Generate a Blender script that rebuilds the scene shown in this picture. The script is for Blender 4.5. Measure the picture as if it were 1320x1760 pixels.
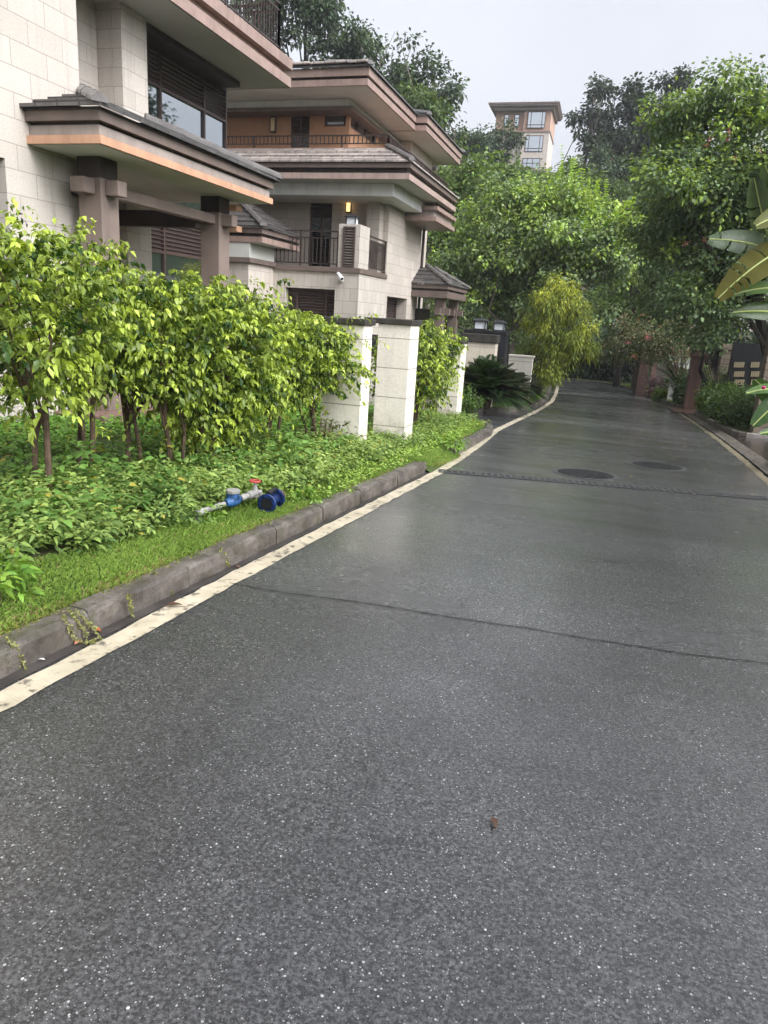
import bpy, math, random
import numpy as np
from mathutils import Matrix, Vector

for o in list(bpy.data.objects):
    bpy.data.objects.remove(o)
S = bpy.context.scene
COL = S.collection
rng = np.random.default_rng(7)
random.seed(7)

# ------------------------------------------------------------------ camera
PW, PH, FPX = 1320.0, 1760.0, 1250.0
HC = 1.5                      # eye height over the road
_p, _r = math.radians(15.2), math.radians(3.5)
UPC = np.array([math.cos(_p) * math.sin(_r), math.cos(_p) * math.cos(_r), math.sin(_p)])
YC = np.array([(1067 - 660) / FPX, (880 - 565) / FPX, -1.0])
YC -= UPC * (YC @ UPC)
YC /= np.linalg.norm(YC)
XC = np.cross(YC, UPC)
MW = np.array([XC, YC, UPC])  # camera axes -> world axes (rows = world axes in camera space)
cam = bpy.data.cameras.new('camera')
camo = bpy.data.objects.new('camera', cam)
COL.objects.link(camo)
m = Matrix([list(MW[0]) + [0], list(MW[1]) + [0], list(MW[2]) + [HC], [0, 0, 0, 1]])
camo.matrix_world = m
cam.sensor_fit = 'HORIZONTAL'
cam.sensor_width = 36
cam.lens = 36 * FPX / PW
cam.clip_start = 0.05
cam.clip_end = 2000
S.camera = camo

# ------------------------------------------------------------------ world, sun, exposure
SUN_EL, SUN_AZ = math.radians(44), math.radians(110)   # azimuth clockwise from +Y
W = bpy.data.worlds.new("World")
S.world = W
W.use_nodes = True
nt = W.node_tree
nt.nodes.clear()
sky = nt.nodes.new('ShaderNodeTexSky')
sky.sky_type = 'NISHITA'
sky.sun_disc = False
sky.sun_elevation = SUN_EL
sky.sun_rotation = SUN_AZ
sky.dust_density = 6
sky.air_density = 1.0
hs = nt.nodes.new('ShaderNodeHueSaturation')
hs.inputs['Saturation'].default_value = 0.10
tc = nt.nodes.new('ShaderNodeTexCoord')
sep = nt.nodes.new('ShaderNodeSeparateXYZ')
mr = nt.nodes.new('ShaderNodeMapRange')       # overcast cloud deck: brighter overhead than at the horizon
mr.inputs[1].default_value = 0.0
mr.inputs[2].default_value = 0.9
mr.inputs[3].default_value = 1.0
mr.inputs[4].default_value = 1.22
cn = nt.nodes.new('ShaderNodeTexNoise')       # faint cloud structure
cn.inputs['Scale'].default_value = 2.2
cn.inputs['Detail'].default_value = 4
cmr = nt.nodes.new('ShaderNodeMapRange')
cmr.inputs[1].default_value = 0.3
cmr.inputs[2].default_value = 0.7
cmr.inputs[3].default_value = 0.90
cmr.inputs[4].default_value = 1.06
mul = nt.nodes.new('ShaderNodeMath'); mul.operation = 'MULTIPLY'
mix = nt.nodes.new('ShaderNodeMix'); mix.data_type = 'RGBA'; mix.blend_type = 'MULTIPLY'
mix.inputs[0].default_value = 1
bg = nt.nodes.new('ShaderNodeBackground')
bg.inputs['Strength'].default_value = 0.15
wo = nt.nodes.new('ShaderNodeOutputWorld')
L = nt.links.new
L(sky.outputs[0], hs.inputs['Color'])
L(tc.outputs['Generated'], sep.inputs[0])
L(sep.outputs['Z'], mr.inputs[0])
L(tc.outputs['Generated'], cn.inputs['Vector'])
L(cn.outputs[0], cmr.inputs[0])
L(mr.outputs[0], mul.inputs[0]); L(cmr.outputs[0], mul.inputs[1])
L(hs.outputs[0], mix.inputs[6]); L(mul.outputs[0], mix.inputs[7])
tint = nt.nodes.new('ShaderNodeMix'); tint.data_type = 'RGBA'; tint.blend_type = 'MULTIPLY'; tint.inputs[0].default_value = 1
tint.inputs[7].default_value = (.965, .985, 1.05, 1)
L(mix.outputs[2], tint.inputs[6]); L(tint.outputs[2], bg.inputs['Color'])
L(bg.outputs[0], wo.inputs['Surface'])

sl = bpy.data.lights.new('sun', 'SUN')
sl.energy = 0.68
sl.angle = math.radians(35)
sl.color = (1.0, 0.97, 0.92)
so = bpy.data.objects.new('sun', sl)
COL.objects.link(so)
sd = Vector((math.sin(SUN_AZ) * math.cos(SUN_EL), math.cos(SUN_AZ) * math.cos(SUN_EL), math.sin(SUN_EL)))
so.rotation_euler = sd.to_track_quat('Z', 'Y').to_euler()
so.location = (20, -20, 40)

S.view_settings.view_transform = 'Standard'
S.view_settings.look = 'None'
S.view_settings.exposure = 1.0
S.view_settings.gamma = 1.0
S.cycles.max_bounces = 6
S.cycles.diffuse_bounces = 3
S.cycles.glossy_bounces = 3
S.cycles.transmission_bounces = 4
S.cycles.transparent_max_bounces = 6
S.cycles.caustics_reflective = False
S.cycles.caustics_refractive = False
S.cycles.use_denoising = True
S.cycles.use_adaptive_sampling = True
S.cycles.adaptive_threshold = 0.02

# ------------------------------------------------------------------ measuring helpers: photo pixel -> point of the place
def _ray(px, py):
    return MW @ np.array([(px - PW / 2) / FPX, (PH / 2 - py) / FPX, -1.0])
O3 = np.array([0, 0, HC])
def PX(px, py, X):
    d = _ray(px, py); return O3 + d * (X / d[0])
def PY(px, py, Y):
    d = _ray(px, py); return O3 + d * (Y / d[1])
def PZ(px, py, Z):
    d = _ray(px, py); return O3 + d * ((Z - HC) / d[2])
GR = 0.04                                        # the road falls away at 4 %
def RD(px, py, dz=0.0):
    d = _ray(px, py); return O3 + d * ((-HC + dz) / (d[2] + GR * d[1]))
def sstep(a, b, x):
    t = np.clip((x - a) / (b - a), 0, 1); return t * t * (3 - 2 * t)
def zroad(y):
    return -GR * np.clip(y, -40, 60)
def hill(x, y):
    d = y + 0.75 * np.maximum(0, np.abs(x) - 12)
    return 22.5 * sstep(50, 106, d)
def zg(x, y, dz=0.13):
    return zroad(y) + dz + hill(x, y)

# ------------------------------------------------------------------ materials
def mat(name, color=(.5, .5, .5), rough=.6, spec=.4, metal=0.0):
    m = bpy.data.materials.new(name)
    m.use_nodes = True
    b = m.node_tree.nodes['Principled BSDF']
    b.inputs['Base Color'].default_value = (*color, 1)
    b.inputs['Roughness'].default_value = rough
    b.inputs['Specular IOR Level'].default_value = spec
    b.inputs['Metallic'].default_value = metal
    return m
def nd(m, t, **kw):
    n = m.node_tree.nodes.new(t)
    for k, v in kw.items():
        if hasattr(n, k): setattr(n, k, v)
        else: n.inputs[k].default_value = v
    return n
def lk(m, a, b): m.node_tree.links.new(a, b)
def mixc(m, fac, a, b, blend='MIX'):
    n = m.node_tree.nodes.new('ShaderNodeMix'); n.data_type = 'RGBA'; n.blend_type = blend
    for i, v in ((0, fac), (6, a), (7, b)):
        if hasattr(v, 'is_linked') or hasattr(v, 'links'): lk(m, v, n.inputs[i])
        elif i == 0: n.inputs[0].default_value = v
        else: n.inputs[i].default_value = (*v, 1) if len(v) == 3 else v
    return n.outputs[2]
def mrange(m, src, a, b, c, d):
    n = m.node_tree.nodes.new('ShaderNodeMapRange')
    lk(m, src, n.inputs[0])
    for i, v in zip((1, 2, 3, 4), (a, b, c, d)): n.inputs[i].default_value = v
    return n.outputs[0]
def math2(m, op, a, b):
    n = m.node_tree.nodes.new('ShaderNodeMath'); n.operation = op
    for i, v in ((0, a), (1, b)):
        if hasattr(v, 'links'): lk(m, v, n.inputs[i])
        else: n.inputs[i].default_value = v
    return n.outputs[0]
def noise(m, vec, scale, detail=4, rough=.55):
    n = nd(m, 'ShaderNodeTexNoise'); n.inputs['Scale'].default_value = scale
    n.inputs['Detail'].default_value = detail; n.inputs['Roughness'].default_value = rough
    if vec is not None: lk(m, vec, n.inputs['Vector'])
    return n.outputs[0]
def objvec(m): return nd(m, 'ShaderNodeTexCoord').outputs['Object']
def bsdf(m): return m.node_tree.nodes['Principled BSDF']
def bump(m, h, strength, dist=.01):
    n = nd(m, 'ShaderNodeBump'); n.inputs['Strength'].default_value = strength
    n.inputs['Distance'].default_value = dist
    lk(m, h, n.inputs['Height']); lk(m, n.outputs[0], bsdf(m).inputs['Normal'])
def wallvec(m):
    """(run along the wall, height) whichever way the wall faces"""
    g = nd(m, 'ShaderNodeNewGeometry'); s = nd(m, 'ShaderNodeSeparateXYZ'); lk(m, g.outputs['True Normal'], s.inputs[0])
    t = nd(m, 'ShaderNodeSeparateXYZ'); lk(m, objvec(m), t.inputs[0])
    ax = math2(m, 'GREATER_THAN', math2(m, 'ABSOLUTE', s.outputs[0], 0), .6)
    run = nd(m, 'ShaderNodeMix'); run.data_type = 'FLOAT'
    lk(m, ax, run.inputs[0]); lk(m, t.outputs[0], run.inputs[2]); lk(m, t.outputs[1], run.inputs[3])
    c = nd(m, 'ShaderNodeCombineXYZ'); lk(m, run.outputs[0], c.inputs[0]); lk(m, t.outputs[2], c.inputs[1])
    return c.outputs[0]
def splash(m, o, col):
    """mud and algae splashed up from the ground onto the foot of a pillar"""
    s = nd(m, 'ShaderNodeSeparateXYZ'); lk(m, o, s.inputs[0])
    h = math2(m, 'ADD', s.outputs[2], math2(m, 'MULTIPLY', s.outputs[1], .04))
    f = math2(m, 'MULTIPLY', mrange(m, h, .12, .62, 1, 0), mrange(m, noise(m, o, 6, 6, .7), .40, .66, 0, .85))
    return mixc(m, f, col, (.16, .145, .085))
def painted(name, color, rough=.5, var=.15, scale=3.0, bumpy=.1, streak=0.0):
    m = mat(name, color, rough)
    v = objvec(m)
    n = noise(m, v, scale, 5)
    dk = tuple(c * (1 - var * 1.6) for c in color); lt = tuple(min(1, c * (1 + var)) for c in color)
    col = mixc(m, mrange(m, n, .3, .7, 0, 1), dk, lt)
    if streak:
        mp = nd(m, 'ShaderNodeMapping'); mp.inputs['Scale'].default_value = (9, 9, .5); lk(m, v, mp.inputs[0])
        st = mrange(m, noise(m, mp.outputs[0], 1.0, 3), .5, .72, 0, streak)
        col = mixc(m, st, col, tuple(c * .35 for c in color))
    lk(m, col, bsdf(m).inputs['Base Color'])
    if bumpy: bump(m, noise(m, v, 60, 3), bumpy, .004)
    return m
def blocks(name, c1, c2, joint, w, h, jw=.012, rough=.75, soil=.35, off=.5, zoff=0.0, foot=False):
    m = mat(name, c1, rough, .25)
    v = wallvec(m)
    mp = nd(m, 'ShaderNodeMapping'); mp.inputs['Location'].default_value = (0.13, zoff, 0); lk(m, v, mp.inputs[0])
    b = nd(m, 'ShaderNodeTexBrick'); b.offset = off; b.inputs['Scale'].default_value = 1
    b.inputs['Brick Width'].default_value = w; b.inputs['Row Height'].default_value = h
    b.inputs['Mortar Size'].default_value = jw * .5; b.inputs['Mortar Smooth'].default_value = .15
    b.inputs['Color1'].default_value = (*c1, 1); b.inputs['Color2'].default_value = (*c2, 1)
    b.inputs['Mortar'].default_value = (*joint, 1); b.inputs['Bias'].default_value = -.1
    lk(m, mp.outputs[0], b.inputs['Vector'])
    o = objvec(m)
    n1 = mrange(m, noise(m, o, 1.3, 6, .6), .35, .75, 0, soil)
    col = mixc(m, n1, b.outputs['Color'], tuple(c * .62 for c in c1))
    mp2 = nd(m, 'ShaderNodeMapping'); mp2.inputs['Scale'].default_value = (7, 7, .55); lk(m, o, mp2.inputs[0])
    st = mrange(m, noise(m, mp2.outputs[0], 1.0, 4, .6), .52, .75, 0, soil * 1.1)
    col = mixc(m, st, col, tuple(c * .5 for c in c1))
    if foot: col = splash(m, o, col)
    n2 = mrange(m, noise(m, o, 38, 4), .35, .7, .9, 1.06)
    col = mixc(m, 1.0, col, n2, 'MULTIPLY')
    lk(m, col, bsdf(m).inputs['Base Color'])
    hgt = math2(m, 'ADD', math2(m, 'MULTIPLY', b.outputs['Fac'], -1.0), math2(m, 'MULTIPLY', noise(m, o, 50, 4), .25))
    bump(m, hgt, .35, .008)
    return m

M = {}
M['stone'] = blocks('beige_stone_blocks', (.57, .52, .46), (.49, .44, .385), (.33, .29, .25), .62, .30, soil=.35)
M['stone2'] = blocks('sandstone_tiles', (.56, .50, .435), (.48, .425, .365), (.29, .25, .21), .62, .31, soil=.35)
M['stone_light'] = blocks('pale_cladding_tiles', (.57, .52, .455), (.50, .45, .39), (.24, .20, .17), .42, .36, soil=.4)
M['cream'] = blocks('cream_render', (.80, .745, .645), (.78, .725, .625), (.30, .27, .21), 30, .405, .014, .7, .30, zoff=.03, foot=True)
M['pinkstone'] = blocks('reddish_granite', (.17, .105, .085), (.22, .14, .115), (.07, .05, .04), .6, .5, .012, .45, .3)
M['roughstone'] = blocks('rough_beige_masonry', (.24, .20, .15), (.17, .135, .10), (.07, .055, .04), .34, .16, .02, .85, .4)
M['brown'] = painted('brown_paint', (.155, .118, .100), .5, .12)
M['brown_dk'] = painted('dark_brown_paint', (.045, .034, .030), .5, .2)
M['column'] = painted('brown_column_paint', (.215, .165, .140), .55, .1, streak=.25)
M['terracotta'] = painted('terracotta_trim', (.52, .30, .19), .55, .1, streak=.25)
M['pinktrim'] = painted('faded_pink_trim', (.31, .22, .185), .5, .12, streak=.35)
M['pinklight'] = painted('pale_pink_trim', (.39, .29, .25), .5, .12, streak=.35)
M['greyband'] = painted('grey_brown_band', (.31, .265, .235), .6, .12, streak=.25)
M['soffit'] = painted('grey_soffit_paint', (.52, .52, .475), .8, .06, 1.2, streak=0)
M['frieze'] = painted('white_frieze_paint', (.76, .77, .74), .7, .07, 1.5, streak=.15)
M['orange'] = painted('orange_stucco', (.44, .25, .145), .8, .1, 4)
M['metal'] = painted('dark_bronze_metal', (.045, .032, .028), .4, .2, 20, 0)
M['louver'] = painted('brown_louver_metal', (.085, .062, .055), .35, .15, 12, 0)
M['frame'] = painted('brown_window_frame', (.075, .05, .043), .35, .15, 12, 0)
M['black'] = mat('black_paint', (.012, .012, .013), .4)
M['charcoal'] = painted('charcoal_stone', (.028, .029, .034), .45, .2)
M['coping'] = painted('dark_mossy_coping', (.045, .040, .032), .7, .4, 5, .3)
M['concrete'] = painted('wet_concrete', (.24, .215, .19), .45, .25, 6, .4)
M['bark'] = painted('brown_bark', (.095, .062, .040), .85, .35, 14, .6)
M['bark_grey'] = painted('grey_bark', (.13, .11, .085), .85, .35, 10, .6)
M['bark_dark'] = painted('wet_dark_bark', (.030, .024, .018), .8, .35, 10, .6)
M['white'] = painted('white_paint', (.75, .75, .73), .5, .05, 8, 0)
def glass(name, tint, g):
    m = mat(name, tint, .04, .5)
    gl = nd(m, 'ShaderNodeBsdfGlossy'); gl.inputs['Roughness'].default_value = .02
    gl.inputs['Color'].default_value = (.80, .86, .90, 1)
    mx = nd(m, 'ShaderNodeMixShader'); mx.inputs[0].default_value = g
    out = m.node_tree.nodes['Material Output']
    lk(m, bsdf(m).outputs[0], mx.inputs[1]); lk(m, gl.outputs[0], mx.inputs[2]); lk(m, mx.outputs[0], out.inputs['Surface'])
    w = noise(m, objvec(m), 1.4, 2); b = nd(m, 'ShaderNodeBump'); b.inputs['Strength'].default_value = .03
    lk(m, w, b.inputs['Height']); lk(m, b.outputs[0], gl.inputs['Normal'])
    return m
M['glass'] = glass('tinted_window_glass', (.012, .016, .018), .48)
M['glass_dk'] = glass('dark_door_glass', (.012, .016, .014), .10)
def emis(name, col, s):
    m = mat(name, col, .4)
    bsdf(m).inputs['Emission Color'].default_value = (*col, 1); bsdf(m).inputs['Emission Strength'].default_value = s
    return m
M['amber'] = emis('lit_amber_lamp_glass', (1.0, .62, .22), 1.1)
M['lampglass'] = mat('milky_lamp_glass', (.62, .66, .68), .25)
M['lampyellow'] = mat('pale_yellow_lamp_glass', (.75, .62, .36), .3)

def tiles(name, c1, c2, rough=.4):
    m = mat(name, c1, rough, .5)
    v = objvec(m); s = nd(m, 'ShaderNodeSeparateXYZ'); lk(m, v, s.inputs[0])
    g = nd(m, 'ShaderNodeNewGeometry'); sn = nd(m, 'ShaderNodeSeparateXYZ'); lk(m, g.outputs['True Normal'], sn.inputs[0])
    ax = math2(m, 'GREATER_THAN', math2(m, 'ABSOLUTE', sn.outputs[0], 0), math2(m, 'ABSOLUTE', sn.outputs[1], 0))
    run = nd(m, 'ShaderNodeMix'); run.data_type = 'FLOAT'
    lk(m, ax, run.inputs[0]); lk(m, s.outputs[0], run.inputs[2]); lk(m, s.outputs[1], run.inputs[3])
    c = nd(m, 'ShaderNodeCombineXYZ'); lk(m, run.outputs[0], c.inputs[0]); lk(m, s.outputs[2], c.inputs[1])
    b = nd(m, 'ShaderNodeTexBrick'); b.offset = .37; b.inputs['Scale'].default_value = 1
    b.inputs['Brick Width'].default_value = .33; b.inputs['Row Height'].default_value = .125
    b.inputs['Mortar Size'].default_value = .010
    b.inputs['Color1'].default_value = (*c1, 1); b.inputs['Color2'].default_value = (*c2, 1)
    b.inputs['Mortar'].default_value = (.02, .018, .016, 1)
    lk(m, c.outputs[0], b.inputs['Vector'])
    col = mixc(m, mrange(m, noise(m, v, 5, 5), .4, .7, 0, .55), b.outputs['Color'], (.035, .035, .032))
    lk(m, col, bsdf(m).inputs['Base Color'])
    bump(m, noise(m, v, 30, 4), .25, .01)
    return m
M['tile_dk'] = tiles('wet_slate_roof_tile', (.12, .11, .105), (.075, .07, .068), .33)
M['tile_lt'] = tiles('pinkish_grey_roof_tile', (.54, .465, .415), (.33, .285, .26), .42)
M['cap'] = painted('grey_ridge_cap', (.12, .11, .103), .36, .2, 5, .15)

def leafmat(name, trans=.35, rough=.38, sat=1.0):
    m = mat(name, (.1, .2, .03), rough, .35)
    a = nd(m, 'ShaderNodeAttribute'); a.attribute_name = 'Col'
    lk(m, a.outputs['Color'], bsdf(m).inputs['Base Color'])
    t = nd(m, 'ShaderNodeBsdfTranslucent')
    tcol = mixc(m, 1.0, a.outputs['Color'], (1.25, 1.25, .55), 'MULTIPLY'); lk(m, tcol, t.inputs['Color'])
    mx = nd(m, 'ShaderNodeMixShader'); mx.inputs[0].default_value = trans
    lk(m, bsdf(m).outputs[0], mx.inputs[1]); lk(m, t.outputs[0], mx.inputs[2])
    lk(m, mx.outputs[0], m.node_tree.nodes['Material Output'].inputs['Surface'])
    return m
M['leaf'] = leafmat('glossy_wet_leaves')
M['leaf_matt'] = leafmat('matt_leaves', .3, .55)
M['grassblade'] = leafmat('grass_blades', .35, .5)

# asphalt
def asphalt():
    m = mat('wet_asphalt', (.05, .05, .05), .45, .4)
    v = objvec(m)
    big = noise(m, v, .45, 6, .62)
    mp = nd(m, 'ShaderNodeMapping'); mp.inputs['Scale'].default_value = (.28, 1.5, 1); lk(m, v, mp.inputs[0])
    streak = noise(m, mp.outputs[0], .9, 6, .62)
    mq = nd(m, 'ShaderNodeMapping'); mq.inputs['Scale'].default_value = (1.3, .06, 1); lk(m, v, mq.inputs[0])
    track = noise(m, mq.outputs[0], 1.0, 3, .5)                     # wheel-worn bands along the road
    fine = noise(m, v, 88, 4, .8)
    mid = noise(m, v, 42, 3, .7)
    base = mixc(m, mrange(m, fine, .42, .61, 0, 1), (.004, .004, .0043), (.104, .104, .105))
    base = mixc(m, mrange(m, mid, .44, .62, 0, .5), base, (.010, .010, .0105))
    s = nd(m, 'ShaderNodeSeparateXYZ'); lk(m, v, s.inputs[0])
    wet = math2(m, 'MULTIPLY', mrange(m, streak, .46, .70, 0, 1), mrange(m, s.outputs[1], 5, 17, .45, 1))
    for sc, thr, rad, c in ((78, .76, .32, (.46, .46, .455)), (150, .68, .40, (.36, .36, .36)), (48, .950, .19, (.60, .60, .59))):
        vo = nd(m, 'ShaderNodeTexVoronoi'); vo.inputs['Scale'].default_value = sc; lk(m, v, vo.inputs['Vector'])
        q = nd(m, 'ShaderNodeSeparateColor'); lk(m, vo.outputs['Color'], q.inputs[0])
        a = math2(m, 'GREATER_THAN', q.outputs[0], thr)
        r = math2(m, 'MULTIPLY', q.outputs[1], rad)
        bb = math2(m, 'LESS_THAN', math2(m, 'ADD', vo.outputs['Distance'], math2(m, 'MULTIPLY', fine, .12)), math2(m, 'ADD', r, .06))
        f = math2(m, 'MULTIPLY', math2(m, 'MULTIPLY', a, bb), mrange(m, q.outputs[2], 0, 1, .15, 1))
        base = mixc(m, f, base, c)
    lvl = math2(m, 'MULTIPLY', mrange(m, big, .34, .66, .72, 1.22), mrange(m, track, .35, .65, .80, 1.18))
    lvl = math2(m, 'MULTIPLY', lvl, mrange(m, s.outputs[1], 3.8, 3.95, .92, 1.12))
    lvl = math2(m, 'MULTIPLY', lvl, mrange(m, wet, 0, 1, 1, .72))
    base = mixc(m, 1.0, base, lvl, 'MULTIPLY')
    lk(m, base, bsdf(m).inputs['Base Color'])
    film = mrange(m, math2(m, 'ADD', math2(m, 'MULTIPLY', big, .6), math2(m, 'MULTIPLY', streak, .4)), .40, .58, 0, 1)   # how much water stands on the stones
    bsdf(m).inputs['Coat IOR'].default_value = 1.6
    lk(m, mrange(m, film, 0, 1, .70, 1.0), bsdf(m).inputs['Coat Weight'])
    r = math2(m, 'ADD', mrange(m, film, 0, 1, .30, .17), math2(m, 'MULTIPLY', wet, -.05))
    lk(m, r, bsdf(m).inputs['Coat Roughness'])
    cb = nd(m, 'ShaderNodeBump'); cb.inputs['Distance'].default_value = .006
    lk(m, mrange(m, film, 0, 1, .30, .14), cb.inputs['Strength']); lk(m, noise(m, v, 95, 4, .7), cb.inputs['Height']); lk(m, cb.outputs[0], bsdf(m).inputs['Coat Normal'])
    h = math2(m, 'ADD', noise(m, v, 85, 4, .65), math2(m, 'MULTIPLY', noise(m, v, 300, 2), .5))
    h = math2(m, 'ADD', h, math2(m, 'MULTIPLY', noise(m, v, 2.2, 4), 1.2))
    n = nd(m, 'ShaderNodeBump'); n.inputs['Distance'].default_value = .006
    lk(m, mrange(m, wet, 0, 1, .46, .10), n.inputs['Strength'])
    lk(m, h, n.inputs['Height']); lk(m, n.outputs[0], bsdf(m).inputs['Normal'])
    return m
M['asphalt'] = asphalt()
def linepaint():
    m = mat('worn_cream_road_paint', (.6, .55, .42), .5, .4)
    v = objvec(m)
    n = noise(m, v, 14, 6, .65)
    col = mixc(m, mrange(m, noise(m, v, 5, 4), .3, .7, 0, 1), (.36, .315, .22), (.53, .47, .35))
    col = mixc(m, mrange(m, n, .54, .64, 0, .9), col, (.08, .07, .058))
    mp = nd(m, 'ShaderNodeMapping'); mp.inputs['Scale'].default_value = (3.5, 6, 1); lk(m, v, mp.inputs[0])
    vo = nd(m, 'ShaderNodeTexVoronoi', feature='DISTANCE_TO_EDGE'); vo.inputs['Scale'].default_value = 1.5; lk(m, v, vo.inputs['Vector'])
    lk(m, mp.outputs[0], vo.inputs['Vector'])
    col = mixc(m, mrange(m, vo.outputs['Distance'], 0, .014, .3, 0), col, (.09, .075, .06))
    lk(m, col, bsdf(m).inputs['Base Color'])
    bump(m, n, .25, .006)
    return m
M['line'] = linepaint()
def soil(name, a, b):
    m = mat(name, a, .9, .2)
    v = objvec(m)
    lk(m, mixc(m, mrange(m, noise(m, v, 2.5, 8, .7), .35, .65, 0, 1), a, b), bsdf(m).inputs['Base Color'])
    bump(m, noise(m, v, 25, 5), .6, .03)
    return m
M['soil'] = soil('garden_soil', (.05, .042, .024), (.055, .095, .02))
M['hillsoil'] = soil('hill_soil', (.03, .032, .014), (.028, .05, .012))
M['turf'] = soil('mown_turf', (.075, .12, .018), (.10, .14, .03))
def kerbmat():
    m = mat('wet_weathered_kerb', (.2, .18, .16), .4, .5)
    v = objvec(m)
    col = mixc(m, mrange(m, noise(m, v, 4, 8, .65), .32, .68, 0, 1), (.040, .032, .027), (.175, .152, .135))
    g = nd(m, 'ShaderNodeNewGeometry'); 
    col = mixc(m, mrange(m, noise(m, v, 40, 4), .45, .7, 0, .5), col, (.05, .045, .03))
    col = mixc(m, mrange(m, noise(m, v, 7, 5, .7), .52, .68, 0, .55), col, (.050, .056, .022))
    lk(m, col, bsdf(m).inputs['Base Color'])
    lk(m, mrange(m, noise(m, v, 6, 4), .35, .65, .22, .6), bsdf(m).inputs['Roughness'])
    bump(m, noise(m, v, 35, 6, .65), .5, .012)
    return m
M['kerb'] = kerbmat()

# ------------------------------------------------------------------ mesh helpers
class MB:
    def __init__(s): s.v, s.f = [], []
    def add(s, vs, fs):
        b = len(s.v); s.v += [tuple(float(c) for c in p) for p in vs]; s.f += [tuple(i + b for i in f) for f in fs]
    def quad(s, a, b, c, d): s.add([a, b, c, d], [(0, 1, 2, 3)])
    def box(s, x0, x1, y0, y1, z0, z1):
        x0, x1 = min(x0, x1), max(x0, x1); y0, y1 = min(y0, y1), max(y0, y1); z0, z1 = min(z0, z1), max(z0, z1)
        s.add([(x0, y0, z0), (x1, y0, z0), (x1, y1, z0), (x0, y1, z0), (x0, y0, z1), (x1, y0, z1), (x1, y1, z1), (x0, y1, z1)],
              [(0, 3, 2, 1), (4, 5, 6, 7), (0, 1, 5, 4), (1, 2, 6, 5), (2, 3, 7, 6), (3, 0, 4, 7)])
    def bar(s, a, b, w, h=None, up=(0, 0, 1)):
        h = h or w
        a, b = Vector(a), Vector(b); d = (b - a).normalized(); u = Vector(up)
        if abs(d.dot(u)) > .98: u = Vector((0, 1, 0))
        r = d.cross(u).normalized() * w / 2; u = r.cross(d).normalized() * h / 2
        vs = [a - r - u, a + r - u, a + r + u, a - r + u, b - r - u, b + r - u, b + r + u, b - r + u]
        s.add(vs, [(0, 1, 2, 3), (7, 6, 5, 4), (0, 4, 5, 1), (1, 5, 6, 2), (2, 6, 7, 3), (3, 7, 4, 0)])
    def tube(s, pts, rad, n=7, cap=True):
        pts = [Vector(p) for p in pts]
        if not hasattr(rad, '__len__'): rad = [rad] * len(pts)
        vs, fs = [], []
        ref = Vector((.3, .9, .2))
        for i, p in enumerate(pts):
            d = (pts[min(i + 1, len(pts) - 1)] - pts[max(i - 1, 0)]).normalized()
            if abs(d.dot(ref)) > .95: ref = Vector((1, 0, .1))
            r = d.cross(ref).normalized(); u = r.cross(d)
            for k in range(n):
                t = 2 * math.pi * k / n
                vs.append(p + (r * math.cos(t) + u * math.sin(t)) * rad[i])
        for i in range(len(pts) - 1):
            for k in range(n):
                fs.append((i * n + k, i * n + (k + 1) % n, (i + 1) * n + (k + 1) % n, (i + 1) * n + k))
        if cap:
            fs.append(tuple(reversed(range(n)))); fs.append(tuple((len(pts) - 1) * n + k for k in range(n)))
        s.add(vs, fs)
    def lathe(s, c, axis, prof, n=20):
        """profile [(distance along axis, radius)]"""
        c = Vector(c); d = Vector(axis).normalized(); u = Vector((0, 0, 1)) if abs(d.z) < .9 else Vector((1, 0, 0))
        r = d.cross(u).normalized(); u = r.cross(d)
        vs, fs = [], []
        for t, q in prof:
            for k in range(n):
                a = 2 * math.pi * k / n; vs.append(c + d * t + (r * math.cos(a) + u * math.sin(a)) * q)
        for i in range(len(prof) - 1):
            for k in range(n): fs.append((i * n + k, i * n + (k + 1) % n, (i + 1) * n + (k + 1) % n, (i + 1) * n + k))
        fs.append(tuple(reversed(range(n)))); fs.append(tuple((len(prof) - 1) * n + k for k in range(n)))
        s.add(vs, fs)
    def wall(s, axis, c, a0, a1, z0, z1, sgn, holes=(), depth=.22):
        """facade on plane axis=c running a0..a1, facing sgn, with real openings and reveals"""
        A = sorted({a0, a1, *[h[0] for h in holes], *[h[1] for h in holes]}); Z = sorted({z0, z1, *[h[2] for h in holes], *[h[3] for h in holes]})
        A = [a for a in A if a0 - 1e-6 <= a <= a1 + 1e-6]; Z = [z for z in Z if z0 - 1e-6 <= z <= z1 + 1e-6]
        P = (lambda a, z, k=0: (c - sgn * k, a, z)) if axis == 'x' else (lambda a, z, k=0: (a, c - sgn * k, z))
        for i in range(len(A) - 1):
            for j in range(len(Z) - 1):
                am, zm = (A[i] + A[i + 1]) / 2, (Z[j] + Z[j + 1]) / 2
                if any(h[0] < am < h[1] and h[2] < zm < h[3] for h in holes): continue
                s.quad(P(A[i], Z[j]), P(A[i + 1], Z[j]), P(A[i + 1], Z[j + 1]), P(A[i], Z[j + 1]))
        for (p, q, u, w) in holes:
            s.quad(P(p, u), P(p, w), P(p, w, depth), P(p, u, depth)); s.quad(P(q, u), P(q, w), P(q, w, depth), P(q, u, depth))
            s.quad(P(p, w), P(q, w), P(q, w, depth), P(p, w, depth)); s.quad(P(p, u), P(q, u), P(q, u, depth), P(p, u, depth))
    def build(s, name, material, parent=None, bevel=0.0, smooth=False):
        me = bpy.data.meshes.new(name); me.from_pydata(s.v, [], s.f); me.update()
        return link(name, me, material, parent, bevel, smooth)
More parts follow.
